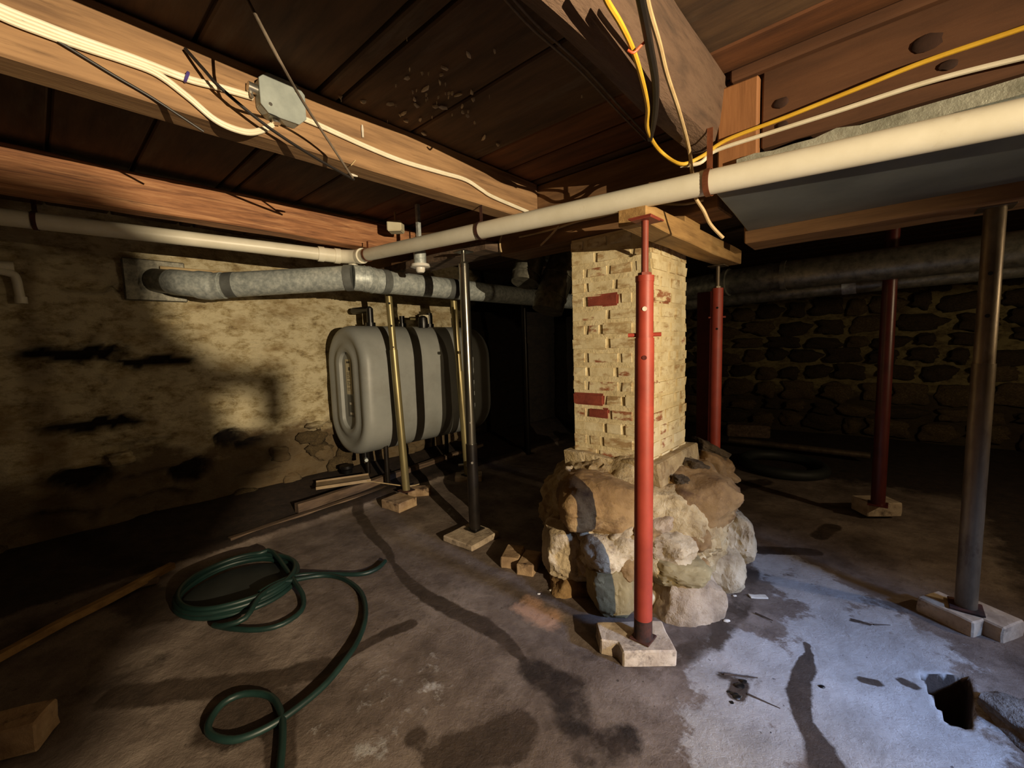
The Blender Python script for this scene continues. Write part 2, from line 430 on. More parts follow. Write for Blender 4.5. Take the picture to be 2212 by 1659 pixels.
def empty(name, loc):
    o = bpy.data.objects.new(name, None)
    COL.objects.link(o)
    o.location = loc
    o.empty_display_size = 0.05
    o['_o'] = tuple(loc)
    return o
def tag(o, label, cat=None, group=None, kind=None):
    o['label'] = label
    if cat: o['category'] = cat
    if group: o['group'] = group
    if kind: o['kind'] = kind
    return o
def catmull(pts, sub=6):
    pts = [Vector(p) for p in pts]
    out = []
    n = len(pts)
    for i in range(n - 1):
        p0, p1, p2, p3 = pts[max(i - 1, 0)], pts[i], pts[i + 1], pts[min(i + 2, n - 1)]
        for k in range(sub):
            t = k / sub
            out.append(0.5 * ((2 * p1) + (p2 - p0) * t + (2 * p0 - 5 * p1 + 4 * p2 - p3) * t * t + (3 * p1 - p0 - 3 * p2 + p3) * t ** 3))
    out.append(pts[-1])
    return out
def roughen(mb, amp, freq, seed=0):
    so = Vector((seed * 7.3, seed * 3.1, seed * 1.7))
    for i, p in enumerate(mb.v):
        mb.v[i] = p + noise.noise_vector(p * freq + so) * amp
    return mb
def beam_mesh(lo, hi, axis, n=24, k=3, amp=0.004, freq=5, seed=0):
    """timber box subdivided so that its faces wander a little"""
    bm = bmesh.new()
    bmesh.ops.create_cube(bm, size=1.0)
    for v in bm.verts:
        v.co = Vector([lo[i] + (v.co[i] + 0.5) * (hi[i] - lo[i]) for i in range(3)])
    long_e = [e for e in bm.edges if abs((e.verts[0].co - e.verts[1].co)[axis]) > 1e-4]
    bmesh.ops.subdivide_edges(bm, edges=long_e, cuts=n, use_grid_fill=True)
    bmesh.ops.bevel(bm, geom=[e for e in bm.edges if len(e.link_faces) == 2 and e.calc_face_angle(0) > 1.0], offset=0.006, segments=1, affect='EDGES')
    mb = MB()
    bm.verts.index_update()
    mb.v = [v.co.copy() for v in bm.verts]
    mb.f = [tuple(v.index for v in f.verts) for f in bm.faces]
    bm.free()
    return roughen(mb, amp, freq, seed)
def lump(center, axes, radii, sub=4, amp=0.12, freq=2.2, seed=0, square=0.0, fine=0.06):
    """stone: noise-displaced ellipsoid with world axes"""
    bm = bmesh.new()
    bmesh.ops.create_icosphere(bm, subdivisions=sub, radius=1.0)
    so = Vector((seed * 5.17, seed * 2.93, seed * 8.11))
    mb = MB()
    bm.verts.index_update()
    for v in bm.verts:
        p = v.co.copy()
        if square:
            m_ = max(abs(p.x), abs(p.y), abs(p.z))
            p = p.lerp(p / m_ * 0.86, square)
        d = noise.fractal(p * freq * 0.6 + so, 1.0, 2.0, 4) * amp * 1.2 + noise.noise(p * freq + so) * amp
        if sub >= 5:
            q = p * freq * 3.1 + so
            d += (0.5 - abs(noise.noise(q))) * fine + noise.noise(q * 2.7) * fine * .5
        p = p * (1 + d)
        mb.v.append(Vector(center) + axes[0] * p.x * radii[0] + axes[1] * p.y * radii[1] + axes[2] * p.z * radii[2])
    mb.f = [tuple(v.index for v in f.verts) for f in bm.faces]
    bm.free()
    return mb
UP = Vector((0, 0, 1))
CAX = (RT, FW, UP)
def rotz(a): return Matrix.Rotation(a, 3, 'Z')
def axes_rot(a): 
    r = rotz(a); return (r @ Vector((1, 0, 0)), r @ Vector((0, 1, 0)), UP)

# ------------------------------------------------------------------ room shell
XL, XR, YF, YB, ZC = -4.03, 3.0, -2.2, 6.93, 2.27

# floor: relief and stains are laid out on the slab itself
def seg_mask(P, pts, w):
    """1 on the polyline, falling to 0 at about twice w"""
    pts = [np.array((p[0], p[1])) for p in pts]
    best = np.full(P.shape[0], 1e9)
    ws = w if isinstance(w, (list, tuple)) else [w] * len(pts)
    if len(pts) == 1:
        best = np.hypot(P[:, 0] - pts[0][0], P[:, 1] - pts[0][1]) / ws[0]
    for i in range(len(pts) - 1):
        a, b = pts[i], pts[i + 1]
        ab = b - a
        t = np.clip(((P - a) @ ab) / max(ab @ ab, 1e-9), 0, 1)
        q = a + t[:, None] * ab
        wd_ = ws[i] + (ws[i + 1] - ws[i]) * t
        best = np.minimum(best, np.hypot(*(P - q).T) / wd_)
    return np.clip(1.5 - best, 0, 1)
def fp(*pp):
    return [onz(a, b, 0.0) for a, b in pp]

def make_floor():
    xs = np.unique(np.concatenate([np.linspace(XL - .1, -3.0, 50), np.linspace(-3.0, 0.9, 230), np.linspace(0.9, XR + .1, 40)]))
    ys = np.unique(np.concatenate([np.linspace(YF - .1, 0.0, 30), np.linspace(0.0, 3.4, 200), np.linspace(3.4, YB + .1, 60)]))
    X, Y = np.meshgrid(xs, ys)
    P = np.stack([X.ravel(), Y.ravel()], 1)
    n = P.shape[0]
    z = np.empty(n)
    for i in range(n):
        p = Vector((P[i, 0], P[i, 1], 0))
        z[i] = noise.fractal(p * 1.1, 1.0, 2.0, 4) * 0.016
    stain = np.zeros(n); pale = np.zeros(n); dirt = np.zeros(n); pink = np.zeros(n)
    def st(arr, w, *pp, k=1.0):
        np.maximum(arr, seg_mask(P, fp(*pp), w) * k, out=arr)
    st(stain, [.04, .045, .04, .035, .02, .035, .045, .05, .05, .04, .02], (770, 1080), (775, 1110), (800, 1150), (835, 1185), (850, 1218), (880, 1255), (930, 1295),
       (985, 1325), (1035, 1345), (1085, 1375), (1130, 1420))
    st(stain, [.03, .03, .035, .035], (700, 1445), (770, 1402), (835, 1368), (885, 1350))
    st(stain, .09, (970, 1635), (1060, 1610), (1110, 1585))
    st(stain, .05, (900, 1590), (930, 1640), k=.7)
    st(dirt, .10, (1150, 1440), (1230, 1490), (1240, 1560), k=.62)
    st(dirt, .10, (1340, 1600), (1280, 1640), k=.55)
    st(stain, [.05, .06, .06, .08, .07, .07, .07], (1180, 1285), (1260, 1330), (1320, 1390), (1400, 1440), (1520, 1400), (1600, 1310), (1620, 1230), k=.62)
    st(stain, .05, (1640, 1190), (1700, 1190), (1755, 1192))
    st(stain, [.014, .016, .035, .038, .03, .045, .06], (1742, 1388), (1748, 1412), (1740, 1440), (1722, 1500), (1735, 1560), (1775, 1620), (1790, 1670))
    st(stain, .02, (1860, 1465), (1895, 1472)); st(stain, .012, (1840, 1340), (1880, 1352))
    st(stain, .02, (1950, 1470), (1975, 1480)); st(stain, .03, (1560, 1460), (1620, 1468), k=.6)
    st(stain, .16, (470, 1275), (560, 1270), k=.7)
    st(stain, .13, (510, 1560), (560, 1540)); st(stain, .07, (250, 1500), (420, 1490), (600, 1470), (700, 1440), k=.8)
    st(stain, .14, (300, 1290), (360, 1320), k=.9)
    st(stain, .05, (600, 1570), (605, 1660))
    st(dirt, .10, (330, 1430), (130, 1520), k=.45)
    st(stain, .09, (1560, 1060), (1650, 1040), k=.8)
    st(stain, .05, (1770, 1160), (1800, 1140)); st(stain, .03, (1590, 1505), (1600, 1480))
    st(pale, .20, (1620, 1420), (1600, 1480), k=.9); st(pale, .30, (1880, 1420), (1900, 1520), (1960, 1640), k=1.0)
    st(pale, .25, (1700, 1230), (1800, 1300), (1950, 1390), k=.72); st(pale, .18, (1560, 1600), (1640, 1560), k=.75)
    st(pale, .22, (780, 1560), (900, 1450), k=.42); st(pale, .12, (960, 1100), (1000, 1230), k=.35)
    st(pink, .10, (1140, 1310), (1180, 1330), k=.75)
    # earth bank behind the curb boards along the left wall
    cx = -3.22
    d = np.clip((cx - P[:, 0]) / 0.10, 0, 1)
    dirt = np.maximum(dirt, d)
    z += d * 0.05 + np.clip((cx - .25 - P[:, 0]) / 0.5, 0, 1) * 0.10
    dirt = np.maximum(dirt, np.clip((P[:, 1] - 4.3) / 0.8, 0, .75))  # slab colour darkens towards the back wall
    dirt = np.maximum(dirt, np.clip((P[:, 0] - 0.25) / 0.5, 0, 1) * np.clip((P[:, 1] - 2.6) / .5, 0, 1))  # slab colour darkens towards the right rear
    # broken-out sump in the slab
    A = fp((2003, 1462), (2082, 1468), (2090, 1500), (2086, 1565), (2060, 1560), (2030, 1510))
    poly = np.array([(p.x, p.y) for p in A])
    ins = np.ones(n, bool)
    c = poly.mean(0)
    dist = np.full(n, 1e9)
    for i in range(len(poly)):
        a, b = poly[i], poly[(i + 1) % len(poly)]
        e = b - a
        nrm = np.array((-e[1], e[0])); nrm /= np.linalg.norm(nrm)
        if (c - a) @ nrm < 0: nrm = -nrm
        dist = np.minimum(dist, (P - a) @ nrm)
    z -= np.clip(dist / 0.02 + .5, 0, 1) * 0.30
    dirt = np.maximum(dirt, np.clip(dist / 0.02 + 1.3, 0, 1))
    nx, ny = len(xs), len(ys)
    me = bpy.data.meshes.new('floor')
    idx = np.arange(n).reshape(ny, nx)
    q = np.stack([idx[:-1, :-1], idx[:-1, 1:], idx[1:, 1:], idx[1:, :-1]], -1).reshape(-1, 4)
    me.from_pydata(np.column_stack([P, z]).tolist(), [], q.tolist())
    for nm, arr in (('stain', stain), ('pale', pale), ('dirt', dirt), ('pink', pink)):
        a = me.attributes.new(nm, 'FLOAT', 'POINT')
        a.data.foreach_set('value', arr.astype(np.float32))
    me.polygons.foreach_set('use_smooth', [True] * len(me.polygons))
    me.materials.append(MT['floor'])
    o = bpy.data.objects.new('floor', me)
    COL.objects.link(o)
    tag(o, 'stained uneven concrete floor with damp streaks and pale mineral patches', kind='structure')
    return o
floor = make_floor()

def wall_grid(name, m, fixed_axis, fixed, lo, hi, z0, z1, inward, res=0.04, amp=0.03, pits=(), label=''):
    na, nz = int((hi - lo) / res), int((z1 - z0) / res)
    vs, fs, gaps = [], [], []
    for j in range(nz + 1):
        for i in range(na + 1):
            a = lo + (hi - lo) * i / na; z = z0 + (z1 - z0) * j / nz
            p = Vector((fixed, a, z)) if fixed_axis == 0 else Vector((a, fixed, z))
            q = Vector((p.x, p.y, p.z * 1.8))
            d = noise.fractal(q * 2.4, 1.0, 2.0, 5) * amp + noise.noise(q * 1.2) * amp * 0.6
            for (pa, pz, ra, rz, dep) in pits:
                zw = z + .05 * noise.noise(Vector((a * 5, 3, pz))) + .02 * noise.noise(Vector((a * 17, 8, pz)))
                e = ((a - pa) / ra) ** 2 + ((zw - pz) / rz) ** 2
                e += noise.noise(q * 7) * 0.5
                if e < 1.6: d -= dep * min(1.0, max(0.0, (1.6 - e) / 0.8))
            g = 0.0
            for (pa, pz, ra, rz, dep) in pits:
                if dep < .095: continue
                zw = z + .05 * noise.noise(Vector((a * 5, 3, pz))) + .02 * noise.noise(Vector((a * 17, 8, pz)))
                e = ((a - pa) / ra) ** 2 + ((zw - pz) / rz) ** 2 + noise.noise(q * 9) * 0.55
                g = max(g, min(1.0, max(0.0, (1.35 - e) / 0.6)))
            gaps.append(g)
            p[fixed_axis] += inward * d
            vs.append(p)
    w = na + 1
    for j in range(nz):
        for i in range(na):
            fs.append((j * w + i, j * w + i + 1, (j + 1) * w + i + 1, (j + 1) * w + i))
    mb = MB(); mb.add(vs, fs)
    o = mb.build(name, m, smooth=False)
    for p in o.data.polygons: p.use_smooth = True
    at = o.data.attributes.new('gap', 'FLOAT', 'POINT')
    at.data.foreach_set('value', gaps)
    tag(o, label, kind='structure')
    return o
def pit(px, py, rw, rh, dep):
    p = onx(px, py, XL); Z = (p - CAM).dot(FW)
    k = Z / F
    return (p.y, p.z, rw * k * 1.15, rh * k, dep)
pits = [pit(165, 768, 75, 15, .16), pit(335, 782, 60, 11, .10), pit(200, 918, 70, 13, .10), pit(175, 1032, 40, 26, .16), pit(500, 945, 24, 18, .14),
        pit(548, 955, 28, 8, .10), pit(300, 960, 45, 10, .08), pit(415, 1018, 28, 22, .14), pit(330, 1030, 45, 14, .08), pit(130, 735, 40, 10, .06),
        pit(205, 620, 36, 7, .08), pit(290, 735, 36, 9, .06), pit(365, 695, 22, 8, .07), pit(60, 885, 20, 12, .07), pit(470, 870, 24, 18, .06),
        pit(180, 840, 60, 16, .05), pit(330, 1085, 60, 18, .09), pit(100, 1130, 70, 16, .09), pit(560, 1030, 40, 10, .06)]
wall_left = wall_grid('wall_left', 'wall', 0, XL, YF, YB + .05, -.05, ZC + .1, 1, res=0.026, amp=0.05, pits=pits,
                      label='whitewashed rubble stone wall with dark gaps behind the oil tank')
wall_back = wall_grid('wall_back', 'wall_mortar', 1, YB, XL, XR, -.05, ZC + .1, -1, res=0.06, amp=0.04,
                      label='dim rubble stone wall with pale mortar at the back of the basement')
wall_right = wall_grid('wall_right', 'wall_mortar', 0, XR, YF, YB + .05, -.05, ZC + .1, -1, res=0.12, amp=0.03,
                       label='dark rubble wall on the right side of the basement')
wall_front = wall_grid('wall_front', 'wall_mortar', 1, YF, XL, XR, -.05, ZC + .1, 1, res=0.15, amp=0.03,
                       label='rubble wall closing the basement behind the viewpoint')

# stones set in the walls (parts of the walls)
def stone_variant(seed, sub=3):
    mb = lump((0, 0, 0), (Vector((1, 0, 0)), Vector((0, 1, 0)), UP), (1, 1, 1), sub, 0.3, 1.7, seed, 0.5)
    me = bpy.data.meshes.new('stone')
    me.from_pydata([tuple(v) for v in mb.v], [], mb.f)
    me.polygons.foreach_set('use_smooth', [True] * len(me.polygons))
    return me
SV = {}
for mk in ('stone', 'stone_dark', 'wall'):
    SV[mk] = []
    for i in range(5):
        me = stone_variant(i + 1); me.materials.append(MT[mk]); SV[mk].append(me)
def put_stone(wall, mk, loc, size, rz=0.0):
    o = bpy.data.objects.new('stone', random.choice(SV[mk]))
    COL.objects.link(o)
    o.parent = wall
    o.location = loc
    o.scale = size
    o.rotation_euler = (random.uniform(-.15, .15), random.uniform(-.15, .15), rz + random.uniform(-.1, .1))
rs = random.Random(5)
# back wall: coursed rubble, 300 at most
z = 0.05
while z < 2.2:
    h = rs.uniform(.13, .26)
    x = -2.7 + rs.uniform(-.2, .1)
    while x < XR:
        w = rs.uniform(.18, .46)
        put_stone(wall_back, 'stone_dark' if rs.random() < .55 else 'stone', (x + w / 2, YB - .015, z + h / 2 + rs.uniform(-.03, .03)), (w * .47, .075, h * .47))
        x += w + rs.uniform(.02, .05)
    z += h + .02
# left wall: lumps showing through the whitewash, more of them near the floor
for i in range(90):
    a = rs.uniform(-.9, 3.8)
    zz = rs.random() ** 1.3 * .62 + .02
    w, h = rs.uniform(.05, .17), rs.uniform(.025, .06)
    if zz < .6: w, h = rs.uniform(.05, .14), rs.uniform(.04, .09)
    ok = all(((a - q[0]) / (q[2] + w)) ** 2 + ((zz - q[1]) / (q[3] + h)) ** 2 > 1 for q in pits)
    if not ok: continue
    put_stone(wall_left, 'stone' if rs.random() < .4 else 'wall', (XL + .018, a, zz), (.055, w * .9, h))

# ceiling: plank sub-floor lying across the joists
mb = MB(); mb.box((XL, YF, ZC + .03), (XR, YB, ZC + .06))
ceiling = mb.build('ceiling', 'plank'); tag(ceiling, 'dark wooden plank ceiling over the joists', kind='structure')
seams = [YF, -1.75, -1.4, -.95, -.6, -.2, .12, .42]
seams += [float(onz(700, 190, ZC).y), float(onz(727, 224, ZC).y), 1.22, float(onz(1012, 356, ZC).y)]
seams = sorted(seams)
y = seams[-1]
while y < YB:
    y += rs.choice((.22, .3, .38, .44)); seams.append(min(y, YB))
for i in range(len(seams) - 1):
    a, b = seams[i], seams[i + 1]
    if b - a < 0.03: continue
    mb = beam_mesh((XL, a + .006, ZC + rs.uniform(-.002, .008)), (XR, b - .006, ZC + .032), 0, 20, 1, .003, 3, i)
    p = mb.build('plank', 'plank_warm' if i in (11, 12) else 'plank', ceiling)

# ------------------------------------------------------------------ timber
def timber(name, lo, hi, axis, m, label, cat='beam', amp=.004, seed=0, n=24, group=None):
    mb = beam_mesh(lo, hi, axis, n, 3, amp, 4, seed)
    c = ((lo[0] + hi[0]) / 2, (lo[1] + hi[1]) / 2, lo[2])
    o = mb.build(name, m, origin=c)
    return tag(o, label, cat, group)
J1X = -1.65
timber('floor_joist', (J1X - .11, YF, 2.045), (J1X, 2.12, ZC - .002), 1, 'joist', 'light brown joist carrying the metal junction box and white cables', 'joist', .004, 1, 40)
timber('floor_joist', (-3.02, YF, 2.05), (-2.90, 2.12, ZC - .03), 1, 'joist_red', 'rough reddish joist above the far left drain pipe', 'joist', .008, 2, 40)
# hewn log
mb = MB()
yy = np.linspace(YF, 1.80, 34)
prof = [(-.125, .09), (-.11, -.06), (-.07, -.118), (.0, -.128), (.06, -.11), (.105, -.05), (.12, .04), (.118, .122), (-.12, .122)]
o0 = 0
for i, y in enumerate(yy):
    for (a, b) in prof:
        p = Vector((-.578 + a * .62, y, 2.145 + b))
        p += noise.noise_vector(Vector((a * 6, y * 2.2, b * 6))) * .014
        if b > .1: p.z = min(p.z, ZC - .004)
        mb.v.append(p)
n = len(prof)
for i in range(len(yy) - 1):
    for j in range(n):
        mb.f.append((i * n + j, i * n + (j + 1) % n, (i + 1) * n + (j + 1) % n, (i + 1) * n + j))
mb.f.append(tuple(range(n))); mb.f.append(tuple((len(yy) - 1) * n + j for j in range(n)))
o = mb.build('log_beam', 'log', origin=(-.588, 0, 2.02), smooth=True)
tag(o, 'thick grey hewn log beam with yellow and black cables along it', 'beam')
# girder line over the chimney
timber('girder_beam', (-1.98, 2.125, 1.895), (-.62, 2.36, 2.262), 0, 'girder', 'brown girder beam resting on top of the brick chimney', 'beam', .004, 3)
timber('girder_beam', (XL, 2.135, 2.0), (-1.985, 2.34, 2.262), 0, 'girder', 'dark girder beam left of the chimney above the chrome post', 'beam', .004, 4)
timber('bearing_plank', (-3.35, 2.0, 1.925), (-1.99, 2.22, 1.985), 0, 'gray_wood', 'grey bearing plank across the top of the chrome post', 'plank', .004, 5)
timber('girder_beam', (-.62, 2.56, 1.80), (XR, 2.80, 1.965), 0, 'girder', 'low beam behind the flat sheet metal duct on the right', 'beam', .005, 6)
timber('header_board', (-.385, 1.80, 1.975), (XR, 1.845, ZC - .004), 0, 'header', 'wide knotty brown header board behind the yellow and white cables', 'board', .003, 7)
timber('ledger_strip', (-.48, 1.765, ZC - .045), (XR, 1.80, ZC - .004), 0, 'header', 'narrow ledger strip along the top of the knotty header board', 'board', .003, 8)
timber('upright_board', (-.525, 1.775, 1.90), (-.39, 1.815, ZC - .05), 2, 'stud', 'short upright orange board beside the log end', 'board', .002, 9, 8)
# knots in the header
for (px, py, r) in ((2002, 92, .024), (1688, 222, .016), (1690, 270, .012), (2050, 140, .014)):
    p = ony(px, py, 1.797)
    lump(p, (Vector((1, 0, 0)), Vector((0, 1, 0)), UP), (r * 1.5, .006, r), 2, .15, 2, int(px)).build('knot', 'knot', bpy.data.objects['header_board'], smooth=True)

# support timber on the red posts
mb = MB()
n = 16
for i in range(n + 1):
    t = i / n
    y = 1.655 + 1.40 * t
    zt = 1.846 + .012 * t
    zb = 1.772 - .012 * math.sin(t * 3.1)
    for (x, z) in ((-.872, zb), (-.748, zb), (-.748, zt), (-.872, zt)):
        mb.v.append(Vector((x, y, z)) + noise.noise_vector(Vector((x * 5, y * 4, z * 9))) * .005)
for i in range(n):
    for j in range(4):
        mb.f.append((i * 4 + j, i * 4 + (j + 1) % 4, (i + 1) * 4 + (j + 1) % 4, (i + 1) * 4 + j))
mb.f.append((0, 1, 2, 3)); mb.f.append(tuple(n * 4 + j for j in range(4)))
tag(mb.build('support_timber', 'block', origin=(-.83, 2.3, 1.77), bevel=.004, bseg=1), 'short rough timber held up by the two red posts beside the chimney', 'timber')
mb = MB(); mb.box((-.868, 1.67, 1.8500), (-.79, 1.80, 1.858))
tag(mb.build('steel_shim', 'galv', origin=(-.83, 1.73, 1.850), bevel=.002, bseg=1), 'galvanised steel plate on the front end of the support timber', 'shim')
mb = MB(); mb.box((-.86, 2.13, 1.855), (-.77, 2.34, 1.893))
tag(mb.build('wood_shim', 'block', origin=(-.83, 2.2, 1.876), bevel=.002, bseg=1), 'wood shim packed between support timber and girder', 'shim')

# ------------------------------------------------------------------ brick chimney
CX0, CX1, CY0, CY1, CZ0, CZ1 = -1.42, -.93, 2.12, 2.60, .62, 1.892
chim = empty('brick_chimney', (-1.175, 2.36, CZ0))
tag(chim, 'whitewashed square brick chimney standing on the boulder footing', 'chimney')
MB().box((CX0 + .0045, CY0 + .0045, CZ0), (CX1 - .0045, CY1 - .0045, CZ1)).build('mortar_core', 'chimney_core', chim)
NC = 16
ch = (CZ1 - CZ0) / NC
BM = {}
def brick_mesh(L, D, h, mk, var):
    key = (round(L, 3), round(D, 3), mk, var)
    if key in BM: return BM[key]
    mb = MB(); mb.box((-L / 2, -D / 2, -h / 2), (L / 2, D / 2, h / 2))
    me = bpy.data.meshes.new('brick')
    bm = bmesh.new()
    vs = [bm.verts.new(v) for v in mb.v]
    for f in mb.f: bm.faces.new([vs[i] for i in f])
    bmesh.ops.bevel(bm, geom=list(bm.edges), offset=.010, segments=2, affect='EDGES')
    for v in bm.verts: v.co += noise.noise_vector(v.co * 30 + Vector((var * 9, 0, 0))) * .005
    bmesh.ops.recalc_face_normals(bm, faces=bm.faces)
    bm.to_mesh(me); bm.free()
    me.materials.append(MT[mk]); BM[key] = me
    return me
def put_brick(x, y, z, L, D, rot, mk):
    o = bpy.data.objects.new('brick', brick_mesh(L, D, ch - .011, mk, random.randrange(3)))
    COL.objects.link(o); o.parent = chim
    o.location = Vector((x, y, z)) - Vector(chim['_o'])
    o.rotation_euler = (0, 0, rot + random.uniform(-.01, .01))
rb = random.Random(21)
for c in range(NC):
    z = CZ0 + ch * (c + .5)
    par = c % 2
    bd = .095
    for side in range(4):
        full = (side % 2 == 0) == (par == 0)
        lo, hi = ((CX0, CX1) if side % 2 == 0 else (CY0, CY1))
        if not full: lo, hi = lo + bd + .01, hi - bd - .01
        if full: lens = rb.choice(([.21, .105, .16], [.16, .21, .1], [.1, .17, .2], [.23, .24]))
        else: lens = rb.choice(([.2, .075], [.085, .19], [.135, .135]))
        tot = sum(lens) + .011 * (len(lens) - 1)
        k = (hi - lo) / tot
        a = lo
        for bi, L in enumerate(lens):
            L *= k
            pr = rb.uniform(-.003, .005)
            mk = 'brick' if rb.random() < .80 else 'brick_worn'
            if side == 0 and bi == 0 and c in (3, 4, 11): mk = 'brick_bare'
            if side == 0 and bi == 1 and c in (3, 11): mk = 'brick_worn'
            if side == 1 and c in (1, 4) and bi == 0: mk = 'brick_worn'
            mid = a + L / 2
            if side == 0: put_brick(mid, CY0 + bd / 2 - .003 - pr, z, L, bd, 0, mk)
            elif side == 2: put_brick(mid, CY1 - bd / 2 + .003, z, L, bd, 0, mk)
            elif side == 1: put_brick(CX1 - bd / 2 + .003 + pr, mid, z, L, bd, math.pi / 2, mk)
            else: put_brick(CX0 + bd / 2 - .003, mid, z, L, bd, math.pi / 2, mk)
            a += L + .011 * k

# ------------------------------------------------------------------ boulder footing
foot = empty('stone_footing', (-1.2, 2.35, 0))
tag(foot, 'wide boulder and mortar footing bulging out under the brick chimney', 'footing')
fc = cs(.70, 2.52, 0)
core = lump(fc + Vector((0, 0, .26)), CAX, (.535, .53, .40), 6, .10, 2.4, 3, 0.0, .07)
for i, p in enumerate(core.v):
    if p.z < -.03: core.v[i] = Vector((p.x, p.y, -.03))
core.build('mortar_mass', 'lime_mortar', foot, smooth=True)
# ledge of limed stone right under the bricks
led = beam_mesh((CX0 - .045, CY0 - .05, .545), (CX1 + .055, CY1 + .05, .665), 0, 14, 3, .02, 8, 5)
led.build('limed_ledge', 'lime_mortar', foot)
def boulder(name, px, py, Z, rw, rh, rd, m, seed, amp=.12, sq=.25, tilt=0.0, sub=5, freq=1.8):
    c = ond(px, py, Z)
    k = Z / F
    R = Matrix.Rotation(tilt, 3, FW)
    ax = (R @ RT, FW, R @ UP)
    b = lump(c, ax, (rw * k, rd, rh * k), sub, amp, freq, seed, sq)
    for i, p in enumerate(b.v):
        if p.z < -.03: b.v[i] = Vector((p.x, p.y, -.03))
    return b.build(name, m, foot, smooth=True)
boulder('boulder', 1297, 1082, 2.22, 98, 66, .22, 'boulder_brown', 11, .10, .35, .12)
boulder('boulder', 1478, 1078, 2.28, 104, 66, .25, 'boulder_brown', 12, .12, .4, -.25)
boulder('boulder', 1218, 1178, 2.28, 52, 62, .20, 'boulder_pale', 13, .10, .35, .1)
boulder('boulder', 1330, 1190, 2.10, 80, 56, .18, 'boulder_pale', 14, .16, .2)
boulder('boulder', 1318, 1262, 2.02, 52, 66, .14, 'boulder_green', 15, .08, .25, -.2)
boulder('boulder', 1474, 1305, 2.02, 84, 108, .20, 'boulder_pink', 16, .10, .30, .12)
boulder('boulder', 1462, 1222, 1.99, 68, 34, .15, 'boulder_green', 17, .10, .3, .05)
boulder('boulder', 1568, 1150, 2.38, 40, 68, .22, 'boulder_pale', 18, .12, .25)
boulder('boulder', 1535, 1225, 2.28, 60, 84, .22, 'boulder_pale', 19, .14, .2)
boulder('boulder', 1440, 1175, 2.06, 60, 40, .16, 'boulder_pale', 20, .14, .25)
boulder('boulder', 1255, 1262, 2.24, 72, 44, .18, 'boulder_brown', 22, .12, .35, .25)
boulder('rubble_stone', 1535, 1010, 2.62, 46, 34, .14, 'boulder_brown', 23, .22, .6, .4)
boulder('rubble_stone', 1500, 1010, 2.36, 26, 18, .07, 'stone_dark', 24, .25, .6, .3)
boulder('rubble_stone', 1527, 972, 2.70, 36, 18, .12, 'stone_dark', 25, .2, .7, .5)
boulder('rubble_stone', 1470, 1036, 2.18, 16, 9, .04, 'stone_dark', 26, .25, .5)
boulder('rubble_stone', 1235, 1060, 2.40, 34, 50, .12, 'boulder_pale', 27, .2, .4)

rq = random.Random(12)
for i, (px, py, Z, rw, rh) in enumerate(((1395, 1150, 2.03, 30, 22), (1425, 1128, 2.05, 26, 16), (1270, 1150, 2.14, 30, 18), (1500, 1165, 2.04, 34, 22), (1360, 1225, 1.98, 30, 24), (1405, 1215, 1.98, 24, 20),
        (1520, 1290, 2.06, 34, 40), (1270, 1215, 2.10, 26, 22), (1225, 1120, 2.32, 30, 18), (1545, 1105, 2.30, 26, 24), (1580, 1215, 2.36, 22, 28), (1340, 1150, 2.06, 36, 16), (1385, 1290, 1.99, 30, 30),
        (1205, 1215, 2.34, 26, 20), (1505, 1215, 2.02, 26, 18))):
    boulder('rubble_stone', px, py, Z, rw, rh, .07, rq.choice(('boulder_pale', 'lime_mortar', 'boulder_pink', 'boulder_brown')), 60 + i, .2, .35, rq.uniform(-.4, .4), 4)

# ------------------------------------------------------------------ pavers and bricks under the posts
def slab(name, px, py, z0, L, D, h, yaw, m, label, cat='brick', bev=.006, seed=0, top=None, notch=False, group=None):
    p = onz(px, py, z0 + h)
    R = rotz(yaw)
    lo, hi = Vector((-L / 2, -D / 2, 0)), Vector((L / 2, D / 2, h))
    if notch:
        pl = [(-L / 2, -D / 2), (L / 2, -D / 2), (L / 2, D / 2), (-L / 2 + .0, D / 2), (-L / 2 - .075, D / 2), (-L / 2 - .075, -D / 2 + .075), (-L / 2 - .01, -D / 2 + .055)]
        mb = MB(); mb.prism([(a, b, 0) for a, b in pl], (0, 0, h))
    else:
        mb = MB(); mb.box(lo, hi)
    bm = bmesh.new()
    vs = [bm.verts.new(v) for v in mb.v]
    for f in mb.f: bm.faces.new([vs[i] for i in f])
    bmesh.ops.recalc_face_normals(bm, faces=bm.faces)
    bmesh.ops.bevel(bm, geom=list(bm.edges), offset=bev, segments=1, affect='EDGES')
    bmesh.ops.triangulate(bm, faces=[f for f in bm.faces if len(f.verts) > 4])
    bmesh.ops.subdivide_edges(bm, edges=list(bm.edges), cuts=2, use_grid_fill=True)
    bm.verts.index_update()
    mm = MB()
    o3 = Vector((p.x, p.y, z0))
    mm.v = [o3 + R @ v.co for v in bm.verts]; mm.f = [tuple(v.index for v in f.verts) for f in bm.faces]
    bm.free()
    roughen(mm, .004, 24, seed)
    o = mm.build(name, m, origin=o3)
    return tag(o, label, cat, group)
YAW = math.atan2(-FW.x, FW.y)
ZF = 0.0
slab('concrete_block', 1389, 1372, 0.0, .215, .19, .07, YAW - .02, 'paver', 'notched concrete block under the bright red post', 'block', seed=1, notch=True)
slab('brick', 862, 1076, .0, .22, .19, .075, .12, 'paver_brown', 'pale brown brick directly under the yellowish steel post', seed=2)
slab('brick', 906, 1052, .0, .20, .10, .075, YAW + .1, 'paver_brown', 'brick lying behind the one under the yellowish steel post', seed=3)
slab('concrete_paver', 1018, 1152, 0, .27, .27, .04, .06, 'paver', 'square concrete paver under the chrome post', 'paver', seed=4)
slab('brick', 2062, 1308, 0, .15, .20, .075, YAW + .30, 'paver', 'left one of the two bricks under the grey post at right', seed=5)
